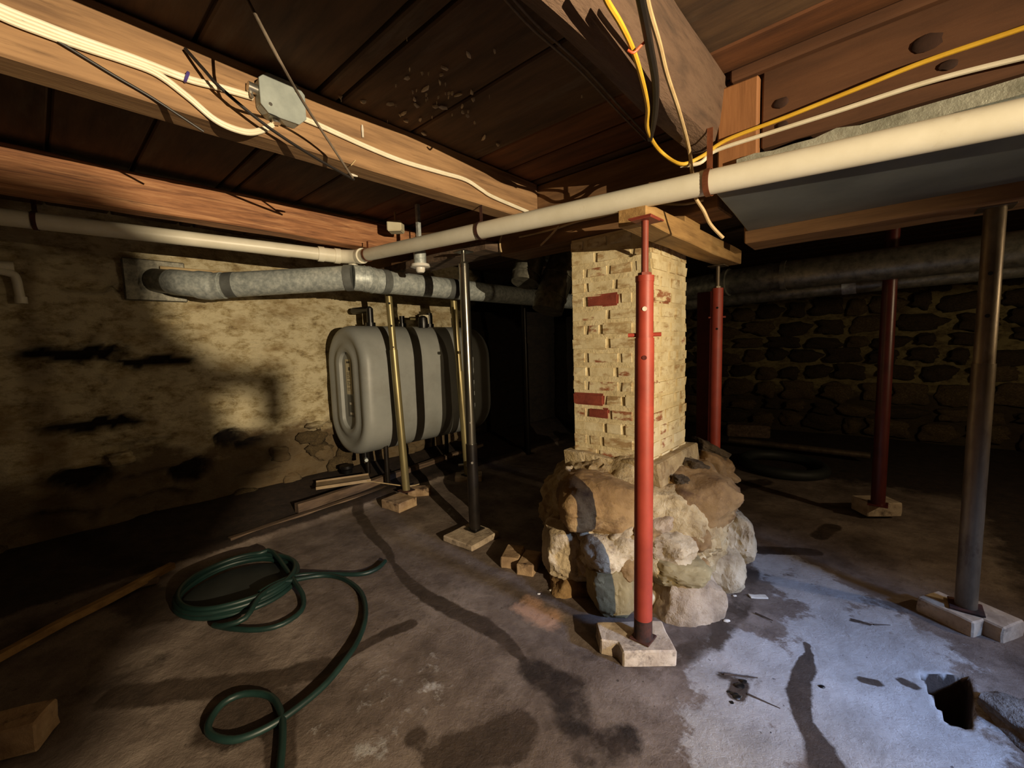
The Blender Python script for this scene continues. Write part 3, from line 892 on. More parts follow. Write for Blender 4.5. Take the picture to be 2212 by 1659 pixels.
slab('brick', 2122, 1318, 0, .15, .20, .075, YAW + .30, 'paver', 'right one of the two bricks under the grey post at right', seed=6)
slab('concrete_block', 1893, 1078, .02, .235, .16, .10, YAW - .05, 'paver', 'pale block under the maroon post in the shadows', 'block', seed=7)
slab('broken_brick', 1108, 1190, 0, .11, .17, .07, YAW - .25, 'paver_brown', 'left half of a broken brick beside the boulder footing', seed=8)
slab('broken_brick', 1143, 1204, 0, .10, .18, .07, YAW - .35, 'paver_brown', 'right half of a broken brick touching the boulder footing', seed=9)
slab('concrete_block', 1012, 1024, 0, .26, .16, .06, YAW + .05, 'paver', 'dim flat block on the floor behind the chrome post', 'block', seed=10)
slab('brick', -10, 1560, 0, .26, .12, .10, YAW - .55 + .9, 'paver_brown', 'brick cut off by the lower left corner of the view', seed=11)
slab('broken_tile', 1638, 1287, 0, .085, .030, .008, YAW - .12, 'chip', 'small white tile chip on the floor right of the footing', 'tile', .002, 12)
slab('brick', 1640, 905, 0, .2, .2, .1, YAW + .2, 'paver', 'faint pale brick on the dark floor by the back wall', seed=13)

# ------------------------------------------------------------------ adjustable steel posts
def post(label, base, top, r0, mats, split=.62, r1=None, rod=.0, rodr=.012, holes=(), pins=None, rim=False, foot_m=None, foot_h=0.0, plate=.06, cap=True):
    base, top = Vector(base), Vector(top)
    ax = (top - base); Lh = ax.length; ax.normalize()
    P = lambda t: base + ax * t
    e = empty('jack_post', base)
    tag(e, label, 'post')
    r1 = r1 or r0 * .86
    m0, m1, m2 = mats
    MB().box(base - Vector((plate, plate, 0)), base + Vector((plate, plate, .008))).build('base_plate', foot_m or m0, e, bevel=.002, bseg=1)
    zs = Lh * split
    zr = Lh - rod - .006
    lo = foot_h if foot_h else .006
    if foot_h:
        MB().tube([P(.004), P(.02), P(foot_h)], [r0 * 1.12, r0 * 1.03, r0 * 1.0], 24).build('rusted_foot', foot_m, e, smooth=True)
    ot = MB().tube([P(lo), P(zs)], r0, 28).build('outer_tube', m0, e, smooth=True)
    it = MB().tube([P(zs - .05), P(zr)], r1, 28).build('inner_tube', m1, e, smooth=True)
    if rim:
        MB().tube([P(zr - .022), P(zr)], r1 * 1.06, 28).build('rim', m1, it, smooth=True)
    if rod:
        MB().tube([P(zr - .05), P(Lh - .006)], rodr, 16).build('screw_rod', m2, e, smooth=True)
        MB().tube([P(zr), P(zr + .012)], rodr * 1.9, 6).build('nut', m2, e)
    if cap:
        MB().box(top - Vector((plate, plate, .006)), top + Vector((plate, plate, 0))).build('top_plate', m2, e, bevel=.002, bseg=1)
    tc = (CAM - base); tc.z = 0; tc.normalize()
    for (t, r, mm) in holes:
        p = P(Lh * t); rr = r0 if t < split else r1
        MB().tube([p + tc * (rr - .004), p + tc * (rr + .0012)], r, 12).build('pin_hole' if mm == 'hole' else 'pin_end', mm, ot if t < split else it)
    if pins:
        sd = tc.cross(UP)
        p = P(Lh * pins[0])
        MB().tube([p - sd * pins[1], p + sd * pins[1]], pins[2], 12).build('cross_pin', pins[3], e)
    return e
bz = .071
# front red post
pb = onz(1389, 1378, bz); pt = ond(1393.5, 505, (pb - CAM).dot(FW)); pt.z = 1.762
post('bright red jack post standing in front of the chimney on a concrete block', pb, pt, .0365, ('red', 'red', 'red_dull'), .735, .033, .205, .0135,
     ((.800, .009, 'chip'), (.690, .009, 'maroon')), (.742, .062, .008, 'red'), True, 'rust', .09, .042)
MB().prism([(pt.x - .05, pt.y - .04, 1.762), (pt.x + .04, pt.y - .04, 1.762), (pt.x + .04, pt.y + .08, 1.762), (pt.x - .05, pt.y + .08, 1.762)], (0, 0, .006)).build(
    'head_plate', 'red_dull', [o for o in bpy.data.objects if o.name == 'jack_post'][0])
# rear red post
pb = cs(1.32, 2.76, 0.015); pt = pb.copy(); pt.z = 1.764
pt2 = ond(1551, 580, 2.76)
post('second red jack post behind the footing under the rear end of the timber', pb, (pt2.x, pt2.y, 1.764), .034, ('red', 'red', 'grey_steel'), .70, .0335, .135, .0125,
     ((.848, .007, 'hole'), (.772, .007, 'hole')), (.815, .05, .006, 'red_dull'), False, 'rust', 0, .05)
# yellowish post
pb = cs(-.945, 3.60, .076); pt = ond(838, 642, 3.60); pt.z = 1.924
post('slim yellowish steel post in front of the oil tank', pb, pt, .033, ('brass', 'brass', 'brass'), .66, .0285, 0, 0,
     ((.768, .009, 'hole'), (.868, .009, 'hole'), (.672, .007, 'twig')), None, False, 'rust', 0, .055, True)
# chrome post
pb = onz(1026, 1143, .042); pt = ond(1001, 560, (pb - CAM).dot(FW)); pt.z = 1.922
e = post('chrome steel post with a black lower half on a square paver', pb, pt, .0385, ('black_steel', 'chrome', 'chrome'), .32, .0335, .075, .016,
         ((.255, .008, 'bolt'), (.135, .006, 'hole'), (.40, .006, 'bolt')), None, True, 'black_steel', 0, .05, True)
# post behind it
pb = cs(-.455, 4.05, .062); pt = cs(-.53, 4.05, 1.9)
post('yellowish post standing right behind the chrome post', pb, pt, .036, ('brass', 'brass', 'brass'), .55, .030, 0, 0, ((.055, .014, 'bolt'),), (.055, .085, .012, 'bolt'), False, 'black_steel', 0, .05)
# far dark post
pb = onz(1140, 980, 0.0); pt = pb.copy(); pt.z = 2.2
post('barely visible dark post far behind between tank and chimney', pb, pt, .038, ('black_steel', 'black_steel', 'black_steel'), .6)
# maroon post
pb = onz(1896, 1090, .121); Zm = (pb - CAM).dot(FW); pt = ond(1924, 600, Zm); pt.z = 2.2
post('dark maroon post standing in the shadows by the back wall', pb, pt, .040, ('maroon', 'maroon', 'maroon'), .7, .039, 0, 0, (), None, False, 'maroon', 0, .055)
# grey post
pb = onz(2086, 1312, .078); Zm = (pb - CAM).dot(FW); pt = ond(2148, 482, Zm); pt.z = 1.800
post('grey steel post at the right edge under the low beam', pb, pt, .0365, ('grey_steel', 'grey_steel', 'grey_steel'), .63, .0335, .0, .0,
     ((.845, .008, 'hole'), (.745, .008, 'hole')), None, False, 'rust', 0, .055, True)

# ------------------------------------------------------------------ drain pipe
dp = empty('drain_pipe', (-1.5, 1.62, 1.9))
tag(dp, 'long white plastic drain pipe hung under the joists with a bend', 'pipe')
pr = .0425
A = ond(2212, 250, 1.11); A2 = A + (A - ond(760, 557, 3.2)).normalized() * 1.1
B = ond(762, 557, 3.2)
Cc = ond(0, 468, 2.2)
dirAB = (A2 - B).normalized(); dirBC = (Cc - B).normalized()
C2 = Cc + dirBC * 1.2
b1 = B + dirAB * .10; b2 = B + dirBC * .10
MB().tube([b1, A2], pr, 32).build('pipe_run', 'pvc', dp, smooth=True)
MB().tube([b2, C2], pr, 32).build('pipe_run', 'pvc', dp, smooth=True)
MB().tube(catmull([b1 + dirAB * .02, b1, B + (dirAB + dirBC) * .035, b2, b2 + dirBC * .02], 6), pr * 1.14, 32).build('bend', 'pvc', dp, smooth=True)
MB().tube([b1 - dirAB * .005, b1 + dirAB * .035], pr * 1.26, 32).build('hub', 'pvc', dp, smooth=True)
MB().tube([b2 - dirBC * .01, b2 + dirBC * .03], pr * 1.25, 32).build('hub', 'pvc', dp, smooth=True)
MB().tube([b2 + dirBC * .10, b2 + dirBC * .14], pr * 1.22, 32).build('hub', 'pvc', dp, smooth=True)
MB().tube([b2 + dirBC * .0, b2 + dirBC * .12], pr * 1.12, 32).build('coupling', 'pvc', dp, smooth=True)
cap_ = MB().tube([B + Vector((0, 0, -.03)), B + Vector((0, 0, -.058))], .034, 24).build('cleanout_cap', 'pvc', dp, smooth=True)
MB().tube([B + Vector((0, 0, -.055)), B + Vector((0, 0, -.068))], .016, 4).build('cap_nut', 'pvc', cap_)
# a lighter coupling seam part-way along
q = ond(1212, 455, 1.0); 
def on_run(px, P0, d):
    best = None
    for i in range(2000):
        p = P0 + d * (i * .002)
        v = p - CAM; zz = v.dot(_f)
        if zz <= .05: continue
        x = W / 2 + F * v.dot(_r) / zz
        if best is None or abs(x - px) < best[0]: best = (abs(x - px), p)
    return best[1]
def hanger(p, d, ztop, m, r=pr):
    mb = MB()
    u = d.cross(UP).normalized(); w = u.cross(d).normalized()
    pts = [p + (u * math.cos(a) + w * math.sin(a)) * (r + .003) for a in [2 * math.pi * i / 24 for i in range(25)]]
    # flat strap: thin wide band
    hw = .010
    vs, fs = [], []
    for i, pp in enumerate(pts):
        o_ = (pp - p).normalized()
        vs += [pp - d * hw, pp + d * hw, pp + d * hw + o_ * .002, pp - d * hw + o_ * .002]
    for i in range(24):
        for j in range(4):
            fs.append((i * 4 + j, i * 4 + (j + 1) % 4, (i + 1) * 4 + (j + 1) % 4, (i + 1) * 4 + j))
    mb.add(vs, fs)
    t = p + w * (r + .003)
    if ztop - t.z > .01:
        lo = Vector((t.x, t.y, t.z))
        mb.prism([lo - d * hw, lo + d * hw, Vector((lo.x, lo.y, ztop)) + d * hw, Vector((lo.x, lo.y, ztop)) - d * hw], u * .002)
    return mb.build('hanger_strap', m, dp)
hanger(on_run(1040, B, dirAB), dirAB, 2.10, 'rust')
hanger(on_run(795, B, dirAB), dirAB, 2.06, 'copper_strap')
hanger(on_run(1531, B, dirAB), dirAB, 2.05, 'copper_strap')
hanger(on_run(76, B, dirBC), dirBC, 2.26, 'rust')
# small white pipe on the left wall
wp = [onx(-40, 578, XL + .05), onx(20, 590, XL + .06), onx(34, 600, XL + .06), onx(40, 625, XL + .06), onx(46, 652, XL + .06)]
e = empty('wall_pipe', wp[2]); tag(e, 'small dirty white pipe elbow fixed to the left wall', 'pipe')
MB().tube(catmull(wp, 5), .022, 14).build('pipe', 'pvc', e, smooth=True)
MB().tube([wp[4] + Vector((0, 0, .03)), wp[4] - Vector((0, 0, .01))], .028, 14).build('socket', 'pvc', e, smooth=True)
MB().tube([onx(-30, 572, XL + .05), onx(30, 575, XL + .05)], .028, 14).build('upper_pipe', 'pvc', e, smooth=True)

# ------------------------------------------------------------------ round ducts
def duct_seg(mb_parent, name, pts, r, m, seg=32):
    return MB().tube(pts, r, seg).build(name, m, mb_parent, smooth=True)
ld = empty('round_duct', (-3.2, 1.4, 1.75)); tag(ld, 'grey galvanised round duct with two elbows under the white pipe', 'duct')
n0 = Vector((XL + .07, .62, 1.845)); n1 = ond(400, 612, 3.02); n2 = ond(458, 618, 3.06); n3 = ond(762, 600, 3.16)
n4 = Vector((-2.925, 1.80, 1.815)); n5 = Vector((-2.915, 5.6, 1.80))
R0 = .087
duct_seg(ld, 'wall_collar', [n0, n0.lerp(n1, .8)], R0 * .95, 'galv_dark')
duct_seg(ld, 'elbow', catmull([n0.lerp(n1, .6), n1, n2, n2.lerp(n3, .08)], 6), [R0 * 1.02] * 9 + [R0 * 1.12] * 4 + [R0 * 1.06] * 6, 'galv')
duct_seg(ld, 'duct_run', [n2, n3], R0, 'galv')
duct_seg(ld, 'tape_band', [n2.lerp(n3, .10), n2.lerp(n3, .17)], R0 * 1.02, 'galv_tape')
# segmented elbow
d23 = (n3 - n2).normalized(); d45 = (n5 - n4).normalized()
mid = (n3 + n4) / 2
ep = [n3, n3.lerp(mid, .55) + (d23 * .02), mid + (d23 - d45) * .025, n4.lerp(mid, .5) - d45 * .015, n4]
duct_seg(ld, 'elbow', catmull(ep, 3), R0 * 1.06, 'galv')
for i in (1, 2, 3):
    t = (ep[i + 1] - ep[i - 1]).normalized()
    MB().tube([ep[i] - t * .004, ep[i] + t * .004], R0 * 1.10, 32).build('seam', 'galv', ld, smooth=True)
duct_seg(ld, 'tape_band', [n3 - d23 * .05, n3 + d23 * .005], R0 * 1.075, 'galv_tape')
duct_seg(ld, 'tape_band', [n4 - d45 * .01, n4 + d45 * .05], R0 * 1.075, 'galv_tape')
duct_seg(ld, 'duct_run', [n4, n5], R0, 'galv')
duct_seg(ld, 'tape_band', [n4 + d45 * .62, n4 + d45 * .72], R0 * 1.02, 'galv_tape')
MB().box((XL + .0, .45, 1.70), (XL + .06, .80, 1.99)).build('wall_boot', 'galv_dark', ld, bevel=.006, bseg=1)
# old grey board behind the duct
mb = MB(); a = onx(345, 578, XL + .10); b = onx(640, 602, XL + .10)
mb.tube([a, b, b + (b - a) * 1.2], .012, 8); tag(mb.build('conduit', 'tan_cable', origin=a), 'thin tan conduit running along the wall above the round duct', 'conduit')

# two hanging stub ducts
def stub(pts, r, label):
    e = empty('stub_duct', pts[-1]); tag(e, label, 'duct')
    pp = [Vector(p) for p in pts]
    for i in range(len(pp) - 1):
        MB().tube([pp[i], pp[i + 1]], [r * (1 - .0 * i), r * (1.0)], 28).build('gore', 'galv_dark', e, smooth=True)
        if i:
            t = (pp[i + 1] - pp[i - 1]).normalized()
            MB().tube([pp[i] - t * .006, pp[i] + t * .006], r * 1.06, 28).build('seam_bead', 'galv_dark', e, smooth=True)
    return e
stub([ond(1158, 500, 3.25), ond(1147, 560, 3.22), ond(1138, 592, 3.20), ond(1134, 612, 3.18)], .103, 'dull metal stub duct hanging left of the chimney')
stub([ond(1225, 545, 3.22), ond(1206, 598, 3.18), ond(1190, 642, 3.14), ond(1182, 672, 3.12)], .112, 'larger bent metal stub duct hanging against the chimney edge')
stub([ond(1195, 500, 3.6), ond(1192, 560, 3.6), ond(1190, 566, 3.6)], .06, 'narrow metal stub duct half hidden behind the larger ones')

# right-hand ducts
rd = empty('round_duct', (.3, 3.6, 1.65)); tag(rd, 'large dim round duct running behind the low beam at right', 'duct')
y0 = 3.6
duct_seg(rd, 'duct_run', [(-.62, y0, 1.735), (XR, y0, 1.735)], .098, 'galv_dark')
duct_seg(rd, 'elbow', catmull([(-1.9, 3.95, 1.72), (-1.2, 3.72, 1.73), (-.85, 3.62, 1.735), (-.55, y0, 1.735)], 5), .094, 'galv_dark')
for xx in (-.62, -.72, -1.0):
    duct_seg(rd, 'seam_bead', [(xx, y0 + (.0 if xx > -.7 else .03), 1.735), (xx + .03, y0 + (.0 if xx > -.7 else .025), 1.735)], .103, 'galv_dark')
rd2 = empty('round_duct', (.0, 3.95, 1.62)); tag(rd2, 'thinner grey pipe duct running just below the large dim duct', 'duct')
duct_seg(rd2, 'duct_run', [(-1.4, 3.93, 1.63), (-.4, 3.93, 1.655), (XR, 3.93, 1.70)], .062, 'galv_dark')
duct_seg(rd2, 'joint', [(-.30, 3.93, 1.658), (-.22, 3.93, 1.66)], .068, 'galv')

# flat sheet metal duct
fd = empty('flat_duct', (.4, 2.15, 1.86)); tag(fd, 'flat grey sheet metal duct with foil taped edge behind the drain pipe', 'duct')
mb = MB()
pl = [(-.535, 1.765), (XR, 1.765), (XR, 2.545), (-.60, 2.545), (-.565, 2.16)]
mb.prism([(a, b, 1.858) for a, b in pl], (0, 0, .075))
mb.build('duct_body', 'sheet', fd, bevel=.006, bseg=1)
mb = MB()
N = 60
pts = [Vector((-.45 + (XR + .45) * i / N, 1.752, 1.922 + .008 * noise.noise(Vector((i * .7, 0, 0))))) for i in range(N + 1)]
vs, fs = [], []
for i, p in enumerate(pts):
    w = .020 + .008 * noise.noise(Vector((i * .9, 5, 0)))
    vs += [p + Vector((0, -.004, -w)), p + Vector((0, -.006 + .004 * noise.noise(Vector((i * 1.3, 9, 0))), w)), p + Vector((0, .02, w + .008)), p + Vector((0, .012, -w))]
for i in range(N):
    for j in range(4):
        fs.append((i * 4 + j, i * 4 + (j + 1) % 4, (i + 1) * 4 + (j + 1) % 4, (i + 1) * 4 + j))
mb.add(vs, fs); mb.build('foil_strip', 'foil', fd, smooth=True)

# ------------------------------------------------------------------ oil tank
TX, TY0, TL, TW, TH, TZ = -3.60, 1.80, 1.50, .345, .575, .945
tk = empty('oil_tank', (TX, TY0 + TL / 2, TZ - TH))
tag(tk, 'grey upright oval heating oil tank against the whitewashed wall', 'tank')
def stadium(inset, y, n=20):
    r = TW - inset; h = TH - TW
    pts = []
    for i in range(n + 1):
        a = math.pi * i / n
        pts.append(Vector((TX + r * math.cos(a), y, TZ + h + r * math.sin(a))))
    for i in range(n + 1):
        a = math.pi + math.pi * i / n
        pts.append(Vector((TX + r * math.cos(a), y, TZ - h + r * math.sin(a))))
    return pts
def loft(rings, cap0=True, cap1=True):
    mb = MB(); n = len(rings[0])
    for r in rings: mb.v += r
    for i in range(len(rings) - 1):
        for j in range(n):
            mb.f.append((i * n + j, i * n + (j + 1) % n, (i + 1) * n + (j + 1) % n, (i + 1) * n + j))
    if cap0: mb.f.append(tuple(range(n)))
    if cap1: mb.f.append(tuple((len(rings) - 1) * n + j for j in range(n)))
    return mb
end = [(.235, .040), (.228, .012), (.205, .004), (.185, .002), (.165, .010), (.14, .018), (.10, .012), (.07, .0), (.045, .004), (.022, .018), (.006, .045), (0, .08)]
rings = [stadium(a, TY0 + b) for a, b in end] + [stadium(a, TY0 + TL - b) for a, b in reversed(end)]
body = loft(rings).build('tank_shell', 'tank', tk, smooth=True)
# label plate with small print, and the two small stickers below it
ly = TY0 + .0385
def lab(x0, x1, z0, z1, name, m, parent, dy=0.0, th=.002):
    return MB().box((x0, ly - th - dy, z0), (x1, ly - dy, z1)).build(name, m, parent)
lp = lab(TX - .048, TX + .052, TZ - .03, TZ + .28, 'label_plate', 'label', tk)
lab(TX - .03, TX + .03, TZ + .245, TZ + .262, 'label_print', 'ink', lp, .002, .0006)
lab(TX + .0, TX + .03, TZ + .18, TZ + .21, 'label_print', 'ink', lp, .002, .0006)
for i, zz in enumerate((.155, .14, .125, .11, .08, .065, .05, .02, .005)):
    lab(TX - .034, TX + .03 - .012 * (i % 3), TZ + zz, TZ + zz + .005, 'label_print', 'ink', lp, .002, .0006)
lab(TX - .015, TX + .035, TZ - .125, TZ - .105, 'sticker', 'chip', tk)
lab(TX - .015, TX + .045, TZ - .215, TZ - .195, 'sticker', 'chip', tk)
lab(TX - .05, TX + .05, TZ - .235, TZ - .04, 'dark_plate', 'galv_tape', tk, -.0012, .0008)
# fittings on the top
for (yy_, h, r) in ((TY0 + .28, .16, .03), (TY0 + .62, .10, .026), (TY0 + .95, .14, .03)):
    MB().tube([(TX, yy_, TZ + TH - .02), (TX, yy_, TZ + TH + .03)], r * 1.5, 12).build('bung', 'black', tk, smooth=True)
    MB().tube([(TX, yy_, TZ + TH), (TX, yy_, TZ + TH + h)], r, 16).build('riser_pipe', 'black', tk, smooth=True)
MB().tube([(TX, TY0 + .28, TZ + TH + .15), (TX - .3, TY0 + .28, TZ + TH + .16)], .03, 16).build('vent_pipe', 'black', tk, smooth=True)
MB().tube([(TX, TY0 + .62, TZ + TH + .075), (TX, TY0 + .95, TZ + TH + .075)], .012, 10).build('cross_pipe', 'brass', tk, smooth=True)
MB().tube([(TX + .12, TY0 + .78, TZ + TH - .02), (TX + .12, TY0 + .78, TZ + TH + .03), (TX + .12, TY0 + .78, TZ + TH + .08), (TX + .12, TY0 + .78, TZ + TH + .10)],
          [.045, .05, .045, .02], 20).build('gauge_cap', 'black', tk, smooth=True)
MB().box((TX - .05, TY0 + .86, TZ + TH + .0), (TX + .02, TY0 + .98, TZ + TH + .12)).build('tag_card', 'label', tk, bevel=.002, bseg=1)
for yy_ in (TY0 + .26, TY0 + TL - .26):
    for sx in (-1, 1):
        x = TX + sx * .17
        MB().tube([(x, yy_, .06), (x, yy_, TZ - TH + .12)], .022, 12).build('leg', 'black_steel', tk, smooth=True)
ov = MB().tube([(TX + .05, TY0 + .12, TZ - TH + .02), (TX + .05, TY0 + .12, TZ - TH - .08)], .022, 12).build('outlet_valve', 'black', tk, smooth=True)
MB().tube([(TX + .05, TY0 + .12, TZ - TH - .05), (TX + .12, TY0 + .09, TZ - TH - .05)], .016, 12).build('valve_handle', 'galv', ov, smooth=True)
# oil filter canister under the valve and the tray it drips on
fpos = onz(750, 1022, .16)
e = empty('oil_filter', fpos); tag(e, 'small black oil filter bowl standing on the pale tray below the tank', 'filter')
MB().tube([fpos + Vector((0, 0, .0)), fpos + Vector((0, 0, .035)), fpos + Vector((0, 0, .05))], [.045, .05, .03], 20).build('bowl', 'black', e, smooth=True)
MB().tube([fpos + Vector((0, 0, .05)), fpos + Vector((0, 0, .075))], .062, 20).build('head', 'black', e, smooth=True)
tr = onz(742, 1040, .155)
R = rotz(YAW + .42)
mb = MB(); mb.box((tr.x - .22, tr.y - .10, .145), (tr.x + .22, tr.y + .10, .155), R, (tr.x, tr.y, .15))
mb.box((tr.x - .22, tr.y - .10, .155), (tr.x + .22, tr.y - .094, .170), R, (tr.x, tr.y, .15))
mb.box((tr.x - .22, tr.y + .094, .155), (tr.x + .22, tr.y + .10, .170), R, (tr.x, tr.y, .15))
tag(mb.build('drip_tray', 'board_pale', origin=(tr.x, tr.y, .145)), 'pale bent tray lying on the earth below the tank valve', 'tray')
mb = MB(); mb.tube(catmull([onz(790, 1038, .16), onz(830, 1044, .14), onz(880, 1050, .1), onz(905, 1046, .09)], 5), .005, 8)
tag(mb.build('fuel_line', 'tan_cable', origin=onz(850, 1046, .12), smooth=True), 'thin pale fuel line trailing from the tray towards the bricks', 'pipe')

# ------------------------------------------------------------------ curb boards on the left
def curb(label, p0, p1, z0, z1, th, m, seed):
    a, b = Vector((p0.x, p0.y, 0)), Vector((p1.x, p1.y, 0))
    d = (b - a).normalized(); s = d.cross(UP)
    n = 20
    mb = MB()
    for i in range(n + 1):
        p = a.lerp(b, i / n)
        for (o_, z) in ((-th / 2, z0), (th / 2, z0), (th / 2, z1), (-th / 2, z1)):
            q = p + s * o_; q.z = z
            mb.v.append(q + noise.noise_vector(q * 5 + Vector((seed, 0, 0))) * .006)
    for i in range(n):
        for j in range(4):
            mb.f.append((i * 4 + j, i * 4 + (j + 1) % 4, (i + 1) * 4 + (j + 1) % 4, (i + 1) * 4 + j))
    mb.f.append((0, 1, 2, 3)); mb.f.append(tuple(n * 4 + j for j in range(4)))
    return tag(mb.build('curb_board', m, origin=(a + b) / 2), label, 'board')
zb = .055
curb('long pale curb board edge running out at the lower left', onz(-120, 1470, zb), onz(372, 1216, zb), .02, zb, .035, 'block', 3)
curb('weathered curb board along the floor in front of the tank', onz(495, 1162, zb), onz(985, 1000, zb), .0, zb, .05, 'gray_wood', 5)
curb('second weathered board lying on the earth closer to the wall', onz(640, 1092, .11), onz(1040, 960, .11), .05, .12, .05, 'gray_wood', 7)
p = onz(300, 1262, .03)
slab('wood_scrap', 305, 1255, 0, .16, .05, .03, 1.2, 'gray_wood', 'short wood scrap beside the pale curb board end', 'wood', .004, 31)

# ------------------------------------------------------------------ garden hose
hc = onz(520, 1275, .0)
pts = []
rh = random.Random(3)
for i in range(4 * 24 + 1):
    a = -2 * math.pi * i / 24 + 2.2
    k = i / 24.0
    r = .285 - .012 * (int(k) % 2) + .012 * noise.noise(Vector((i * .21, 2, 0)))
    pts.append(Vector((hc.x + r * math.cos(a), hc.y + r * math.sin(a), .018 + .019 * (k * .8) + .006 * noise.noise(Vector((i * .3, 7, 0))))))
lh = lambda px, py, z=.018: onz(px, py, z)
tail = [lh(640, 1262, .05), lh(655, 1290, .03), lh(650, 1320), lh(610, 1348), lh(560, 1360), lh(500, 1358), lh(462, 1350), lh(480, 1352, .035), lh(530, 1335, .05), lh(560, 1290, .07), lh(600, 1262, .07),
        lh(640, 1252, .05), lh(700, 1243, .02), lh(745, 1252), lh(780, 1280), lh(790, 1325), lh(775, 1380), lh(735, 1440), lh(690, 1490), lh(620, 1545), lh(560, 1580), lh(505, 1598),
        lh(460, 1590), lh(450, 1565), lh(480, 1520), lh(530, 1498), lh(585, 1505), lh(608, 1545), lh(610, 1600), lh(604, 1670), lh(600, 1760)]
hose = catmull(pts + tail, 3)
e = empty('garden_hose', hc); tag(e, 'dark green garden hose coiled and trailing across the floor', 'hose')
MB().tube(hose, .0125, 10).build('hose_coil', 'hose', e, smooth=True)
free = catmull([lh(560, 1280, .07), lh(600, 1258, .07), lh(650, 1242, .045), lh(720, 1240, .016), lh(780, 1240, .014), lh(815, 1228, .014), lh(832, 1212, .014)], 5)
MB().tube(free, .0125, 10).build('hose_end', 'hose', e, smooth=True)
mb = MB(); c0 = hc + Vector((0, 0, .004))
mb.tube([c0, c0 + Vector((0, 0, .012)), c0 + Vector((0, 0, .016))], [.262, .262, .25], 40)
tag(mb.build('bucket_lid', 'rubber', origin=c0, smooth=True), 'flat round dark lid lying inside the coiled hose', 'lid')

# ------------------------------------------------------------------ junction box and cables on the joist
jx = J1X + .004
jc = onx(601, 226, jx)
e = empty('junction_box', jc); tag(e, 'grey metal junction box screwed to the light brown joist', 'box')
hw, hh, cut = .073, .066, .026
pl = [(-hw + cut, -hh), (hw - cut, -hh), (hw, -hh + cut), (hw, hh - cut), (hw - cut, hh), (-hw + cut, hh), (-hw, hh - cut), (-hw, -hh + cut)]
MB().prism([(jx, jc.y + a, jc.z + b) for a, b in pl], (.045, 0, 0)).build('box_body', 'jbox', e, bevel=.003)
cvp = MB().prism([(jx + .045, jc.y + a * 1.02, jc.z + b * 1.02) for a, b in pl], (.004, 0, 0)).build('cover_plate', 'jbox', e, bevel=.0015, bseg=1)
for (a, b) in ((-.045, -.035), (.045, .04)):
    MB().tube([(jx + .047, jc.y + a, jc.z + b), (jx + .053, jc.y + a, jc.z + b)], .006, 10).build('screw', 'bolt', cvp)
MB().tube([(jx + .022, jc.y - hw - .028, jc.z + .012), (jx + .022, jc.y - hw + .002, jc.z + .01)], .016, 12).build('cable_clamp', 'bolt', e, smooth=True)
MB().tube([(jx + .022, jc.y - hw - .02, jc.z - .004), (jx + .03, jc.y - hw - .02, jc.z - .022)], .006, 8).build('clamp_screw', 'bolt', e)
MB().tube([(jx + .022, jc.y - .02, jc.z - hh - .012), (jx + .022, jc.y - .02, jc.z - hh + .004)], .014, 12).build('cable_clamp', 'bolt', e, smooth=True)
def cable(label, pts, r, m, name='cable', cat='cable', flat=1.0, sub=6, extra=None):
    pts = catmull(pts, sub)
    mb = MB(); mb.tube(pts, r, 8, flat=flat)
    if extra is not None:
        mb.tube([p + extra for p in pts], r, 8)
    o = mb.build(name, m, origin=pts[len(pts) // 2], smooth=True)
    return tag(o, label, cat)
jxf = J1X + .012
X1 = lambda *pp: [onx(a, b, jxf) for a, b in pp]
cable('upper white cable running straight into the junction box clamp', X1((-140, -55), (0, 12), (80, 45), (170, 80), (288, 122), (400, 165), (470, 184), (545, 206)), .0062, 'white_cable', extra=Vector((.001, 0, -.010)))
cable('white cable curving down below the junction box', X1((-140, -40), (0, 30), (90, 66), (180, 98), (270, 128), (339, 156), (407, 207), (468, 258), (525, 281), (560, 280), (590, 266)), .0062, 'white_cable', extra=Vector((.001, 0, -.009)))
cable('white cable leaving the junction box along the joist to the girder', X1((645, 249), (690, 268), (729, 286), (800, 318), (870, 346), (951, 370), (1005, 386), (1040, 408), (1066, 424), (1141, 456)), .0055, 'white_cable', extra=Vector((.001, 0, -.009)))
cable('dark strand for a cable shadow across the left end of the light joist', X1((0, 20), (60, 52), (140, 98), (245, 162), (330, 212), (440, 284)), .004, 'black_cable', 'wire', 'wire')  # dark tube laid where a cable's cast shadow falls
p0 = onx(400, 105, J1X + .02); p1 = onx(480, 195, J1X + .07)
cable('thin black strand slanting in front of the junction box to the joist edge', [p0, onx(440, 150, J1X + .05), onx(480, 193, J1X + .07), onx(580, 275, J1X + .06), onx(680, 340, J1X + .03), onx(765, 388, J1X + .005)], .005, 'black_cable', 'wire', 'wire')  # thin black tube standing a little off the joist
cable('thin dusty grey wire hanging from the ceiling to the joist edge', [onz(525, -20, 2.262), onx(590, 105, -1.15), onx(650, 212, -1.35), onx(700, 290, -1.5), onx(762, 384, J1X + .012)], .0042, 'grey_wire', 'wire', 'wire')
cable('pair of dusty grey wires sagging left of the log beam', [onz(1075, -20, 2.25), onz(1150, 62, 2.246), onz(1250, 150, 2.244), onz(1330, 235, 2.244), onz(1395, 302, 2.246)], .004, 'grey_wire', 'wire', 'wire', extra=Vector((.016, .004, .004)))
mb = MB(); q = onx(402, 164, jxf)
mb.ring(q + Vector((.002, 0, -.004)), (0, 1, -.35), .014, .0045, 14, 6)
tag(mb.build('cable_staple', 'purple', origin=q, smooth=True), 'purple staple around the upper white cable', 'staple')
